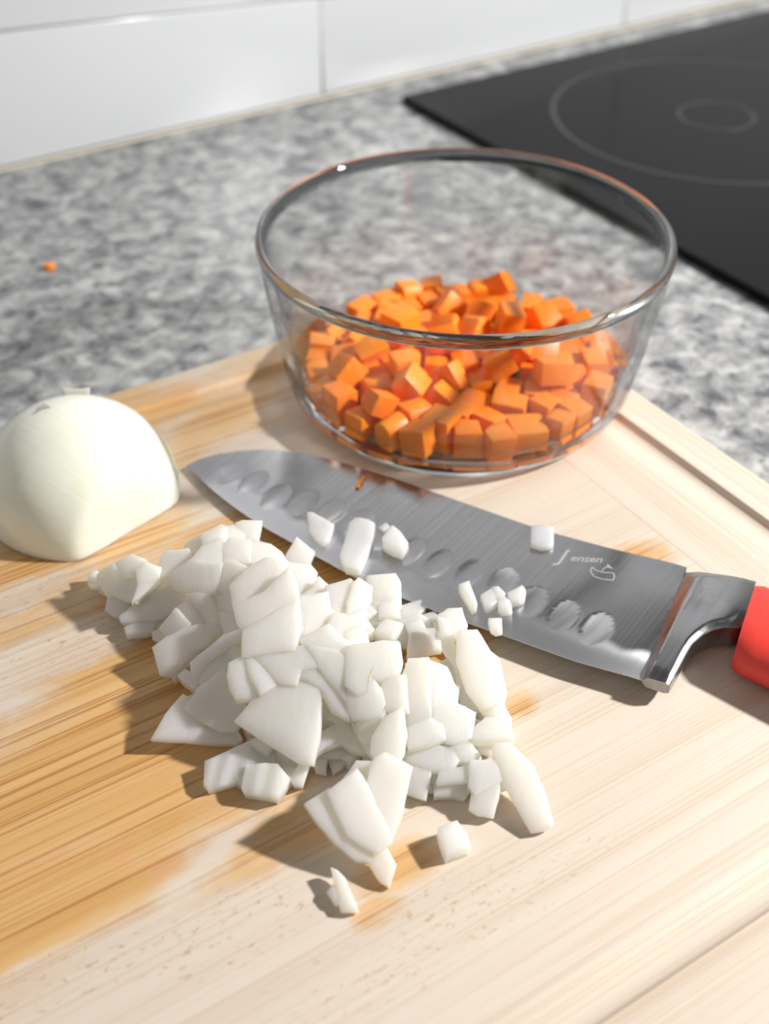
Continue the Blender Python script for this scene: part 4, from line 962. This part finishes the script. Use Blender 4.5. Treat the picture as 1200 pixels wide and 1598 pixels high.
('single loose onion cube lying alone on the bare board', [19.27, 199.78, 23.9], [0.05, -0.119, 0.992], 5.4, 0.3, 0, 0.0, [(-4.25, 2.61), (1.22, 5.2), (3.94, 1.13), (4.67, -2.75), (-1.98, -5.67), (-3.61, -0.51)])]
CHIPS = [
('two-lobed onion chip stuck on the front half of the blade', [-23.47, 333.21, 24.88], [-0.001, 0.035, 0.999], 3, 0.25, 0, [(-5.19, 8.74), (-2.78, 7.97), (-0.8, 6.02), (2.37, 3.32), (5.28, 0.65), (3.95, -7.61), (1.75, -9.82), (-0.91, -6.88), (-3.67, -2.4)]),
('largest oblong onion chip lying across the blade near its edge', [-9.49, 323.81, 25.73], [-0.001, 0.035, 0.999], 3.5, 0.25, 0, [(-3.34, 10.58), (-1.08, 14.04), (3.64, 12.51), (6.0, 10.22), (5.38, 1.96), (3.23, -8.92), (1.1, -15.93), (-3.81, -14.9), (-6.23, -8.94), (-4.89, -0.64)]),
('white onion cube on the middle of the blade', [3.5, 322.89, 27.27], [-0.001, 0.035, 0.999], 5, 0.25, 0, [(-4.39, 1.05), (-0.71, 8.51), (2.03, 4.77), (4.93, -1.86), (2.84, -6.19), (-0.76, -4.76), (-3.93, -1.51)]),
('slender onion wedge standing on the blade among the hollows', [28.61, 293.89, 28.32], [-0.001, 0.035, 0.999], 5, 0.25, 0, [(-3.32, 4.57), (0.27, 6.59), (1.25, 0.94), (2.37, -5.54), (0.84, -6.19), (-1.41, -0.37)]),
('left onion cube of the cluster of four on the blade', [35.42, 292.16, 27.39], [-0.001, 0.035, 0.999], 4, 0.25, 0, [(-2.97, 1.82), (0.74, 5.46), (2.17, 1.18), (2.4, -1.42), (-0.56, -4.0), (-1.78, -3.04)]),
('back onion cube of the cluster of four on the blade', [38.56, 294.88, 27.29], [-0.001, 0.035, 0.999], 4, 0.25, 0, [(-2.14, 3.4), (0.28, 3.74), (2.39, 0.1), (1.51, -2.84), (-0.69, -3.5), (-1.36, -0.89)]),
('right onion cube of the cluster of four on the blade', [44.79, 294.68, 27.31], [-0.001, 0.035, 0.999], 4, 0.25, 0, [(-3.16, 0.63), (2.18, 4.63), (3.24, 1.97), (2.47, -1.64), (-1.79, -3.6), (-2.94, -1.98)]),
('front onion cube of the cluster of four on the blade', [40.03, 289.68, 27.48], [-0.001, 0.035, 0.999], 4, 0.25, 0, [(-1.99, 1.06), (0.58, 3.66), (2.11, 1.39), (2.43, -2.46), (-1.0, -2.79), (-2.13, -0.87)]),
('little square onion chip at the cutting edge of the blade', [36.65, 280.26, 26.81], [-0.001, 0.035, 0.999], 3, 0.25, 0, [(-2.26, 3.28), (2.19, 3.29), (1.97, -2.29), (-0.17, -2.91), (-1.73, -1.38)]),
('square onion chip perched on the spine of the blade', [56.8, 327.64, 25.16], [-0.001, 0.035, 0.999], 3, 0.25, 0, [(-3.41, 5.63), (0.63, 6.4), (4.89, 4.9), (3.5, -5.51), (-0.95, -6.62), (-4.65, -4.8)]),
('faint onion scrap behind the white cube on the blade', [-0.1, 334.64, 23.35], [-0.001, 0.035, 0.999], 1.5, 0.25, 0, [(-2.22, -0.39), (0.58, 2.68), (1.99, 0.38), (-0.35, -2.66)])]
for i, (label, ctr, nrm, t, b_, ridge, grow, loc) in enumerate(PIECES):
    vs, fs = piece_mesh(loc, t, b_ * .6, ridge, i, grow)
    o = mesh_obj('onion_piece', vs, fs, ONION_RIDGED if ridge else ONION)
    o.data.set_sharp_from_angle(angle=math.radians(48))
    place(o, ctr, nrm)
    tag(o, label, 'onion', 'chopped onion pieces on the board')
for i, (label, ctr, nrm, t, b_, ridge, loc) in enumerate(CHIPS):
    vs, fs = piece_mesh(loc, t, b_, ridge, 500 + i)
    o = mesh_obj('onion_piece', vs, fs, ONION)
    place(o, ctr, nrm)
    tag(o, label, 'onion', 'onion chips stuck to the blade')
# dice lying inside the heap, under the pieces on its surface
DM = []
for k in range(6):
    R_ = random.Random(40 + k)
    w, d = R_.uniform(3.2, 4.4), R_.uniform(3.0, 4.2)
    vs, fs = piece_mesh([(-w, -d), (w + R_.uniform(-.6, .4), -d), (w, d + R_.uniform(-.6, .4)), (-w, d)], 4.5, .3, 0, 900 + k)
    me = bpy.data.meshes.new('onion_dice')
    me.from_pydata([(x * MM, y * MM, (z + 2.25) * MM) for x, y, z in vs], [], fs)
    me.polygons.foreach_set('use_smooth', [True] * len(me.polygons))
    me.materials.append(ONION)
    DM.append(me)
for (x, y, z, rz, k) in [(-11.5,213.4,20.6,0.97,1),(-39.3,222.0,20.6,0.92,2),(-30.0,222.5,20.6,0.91,4),(-1.9,222.8,20.6,3.1,3),(6.9,222.9,20.6,2.25,0),(16.3,222.7,20.6,2.08,4),(25.7,222.4,20.6,2.79,0),(34.8,222.9,20.6,0.38,1),(-39.3,231.3,20.6,2.71,3),(-11.1,231.9,20.6,2.59,0),(-2.3,231.7,20.6,1.26,2),(6.6,231.7,20.6,1.63,0),(25.6,231.1,20.6,0.16,3),(-39.2,241.1,20.6,1.96,3),(-20.8,241.0,20.6,1.45,1),(25.4,241.2,20.6,2.49,5),(34.1,240.6,20.6,1.67,4),(-57.9,250.0,20.6,2.19,2),(-39.1,250.2,20.6,0.34,5),(25.5,250.2,20.6,1.62,3),(-57.1,259.5,20.6,1.69,2),(-57.8,268.8,20.6,0.11,3),(-39.3,268.3,20.6,0.24,5),(-48.4,277.4,20.6,0.59,3),(25.6,277.2,20.6,0.85,0),(-75.8,287.2,20.6,2.51,4),(-66.7,286.9,20.6,0.63,2),(6.4,286.8,20.6,2.03,3),(15.7,286.6,20.6,2.06,1),(-84.8,296.2,20.6,0.42,4),(-11.6,295.5,20.6,0.81,2),(-94.4,304.9,20.6,2.64,3),(-76.2,304.7,20.6,1.55,1),(-30.2,305.5,20.6,1.98,2),(-39.3,314.1,20.6,2.52,3),(-30.2,314.7,20.6,1.51,2),(-67.0,323.9,20.6,2.88,2),(-48.6,323.8,20.6,3.07,5),(-34.8,231.5,25.5,0.98,2),(20.5,231.8,25.5,2.19,0),(-17.0,241.1,25.5,2.75,0),(1.6,240.5,25.5,0.08,0),(20.5,240.9,25.5,2.93,0),(19.7,250.0,25.5,1.39,1),(-44.6,259.7,25.5,2.29,1),(10.7,258.9,25.5,1.72,0),(20.0,259.6,25.5,2.23,2),(-53.6,268.1,25.5,0.09,5),(-43.9,268.4,25.5,2.32,5),(-7.9,268.1,25.5,2.77,3),(1.2,268.2,25.5,0.02,1),(-53.2,277.4,25.5,1.31,4),(-7.7,278.1,25.5,2.08,4),(1.4,277.7,25.5,1.08,4),(10.5,277.6,25.5,1.95,2),(19.9,278.0,25.5,1.84,5),(-62.8,286.5,25.5,0.59,0),(-7.3,286.5,25.5,2.11,4),(1.4,287.0,25.5,1.67,4),(-81.4,296.3,25.5,3.1,2),(-72.0,296.1,25.5,2.38,0),(-62.5,295.8,25.5,2.3,4),(-35.2,295.5,25.5,1.09,5),(-35.1,304.8,25.5,1.22,4),(-44.6,314.4,25.5,1.17,3),(-2.4,259.4,30.4,1.09,4),(-38.7,268.3,30.4,0.68,0),(-20.3,268.5,30.4,1.44,5),(-11.2,268.1,30.4,2.79,4),(-11.5,277.3,30.4,0.63,0)]:
    o = bpy.data.objects.new('onion_dice', DM[k])
    o.location = (x * MM, y * MM, z * MM); o.rotation_euler = (0, 0, rz)
    COL.objects.link(o)
    tag(o, 'small onion dice half hidden in gaps of the chopped heap', 'onion', 'onion dice half hidden inside the heap')

# ------------------------------------------------------------------ small scraps
o = mesh_obj('carrot_crumb', *piece_mesh([(-2.6, -2), (1.8, -2.4), (3.0, .4), (.6, 2.6), (-2.4, 1.8)], 3.0, .4, 0, 77), CARROT)
o.location = (-179.3 * MM, 576 * MM, 3.1 * MM)
tag(o, 'small carrot crumb alone on the grey granite, far left', 'carrot')
(s0, t0), (s1, t1) = K['sliver']
dx, dy = s1 - s0, t1 - t0
l = math.hypot(dx, dy); nx_, ny_ = -dy / l * .7, dx / l * .7
cx_, cy_ = (s0 + s1) / 2, (t0 + t1) / 2
o = mesh_obj('carrot_sliver', *piece_mesh([(s0 - cx_ + nx_, t0 - cy_ + ny_), (s0 - cx_ - nx_, t0 - cy_ - ny_), (s1 - cx_ - nx_ * .6, t1 - cy_ - ny_ * .6), (s1 - cx_ + nx_ * .6, t1 - cy_ + ny_ * .6)], 1.0, .1, 0, 78), CARROT)
o.matrix_world = KM @ Matrix.Translation((cx_ * MM, cy_ * MM, 2.1 * MM))
tag(o, 'thin pale carrot sliver near the spine of the blade', 'carrot')
bpy.context.view_layer.update()
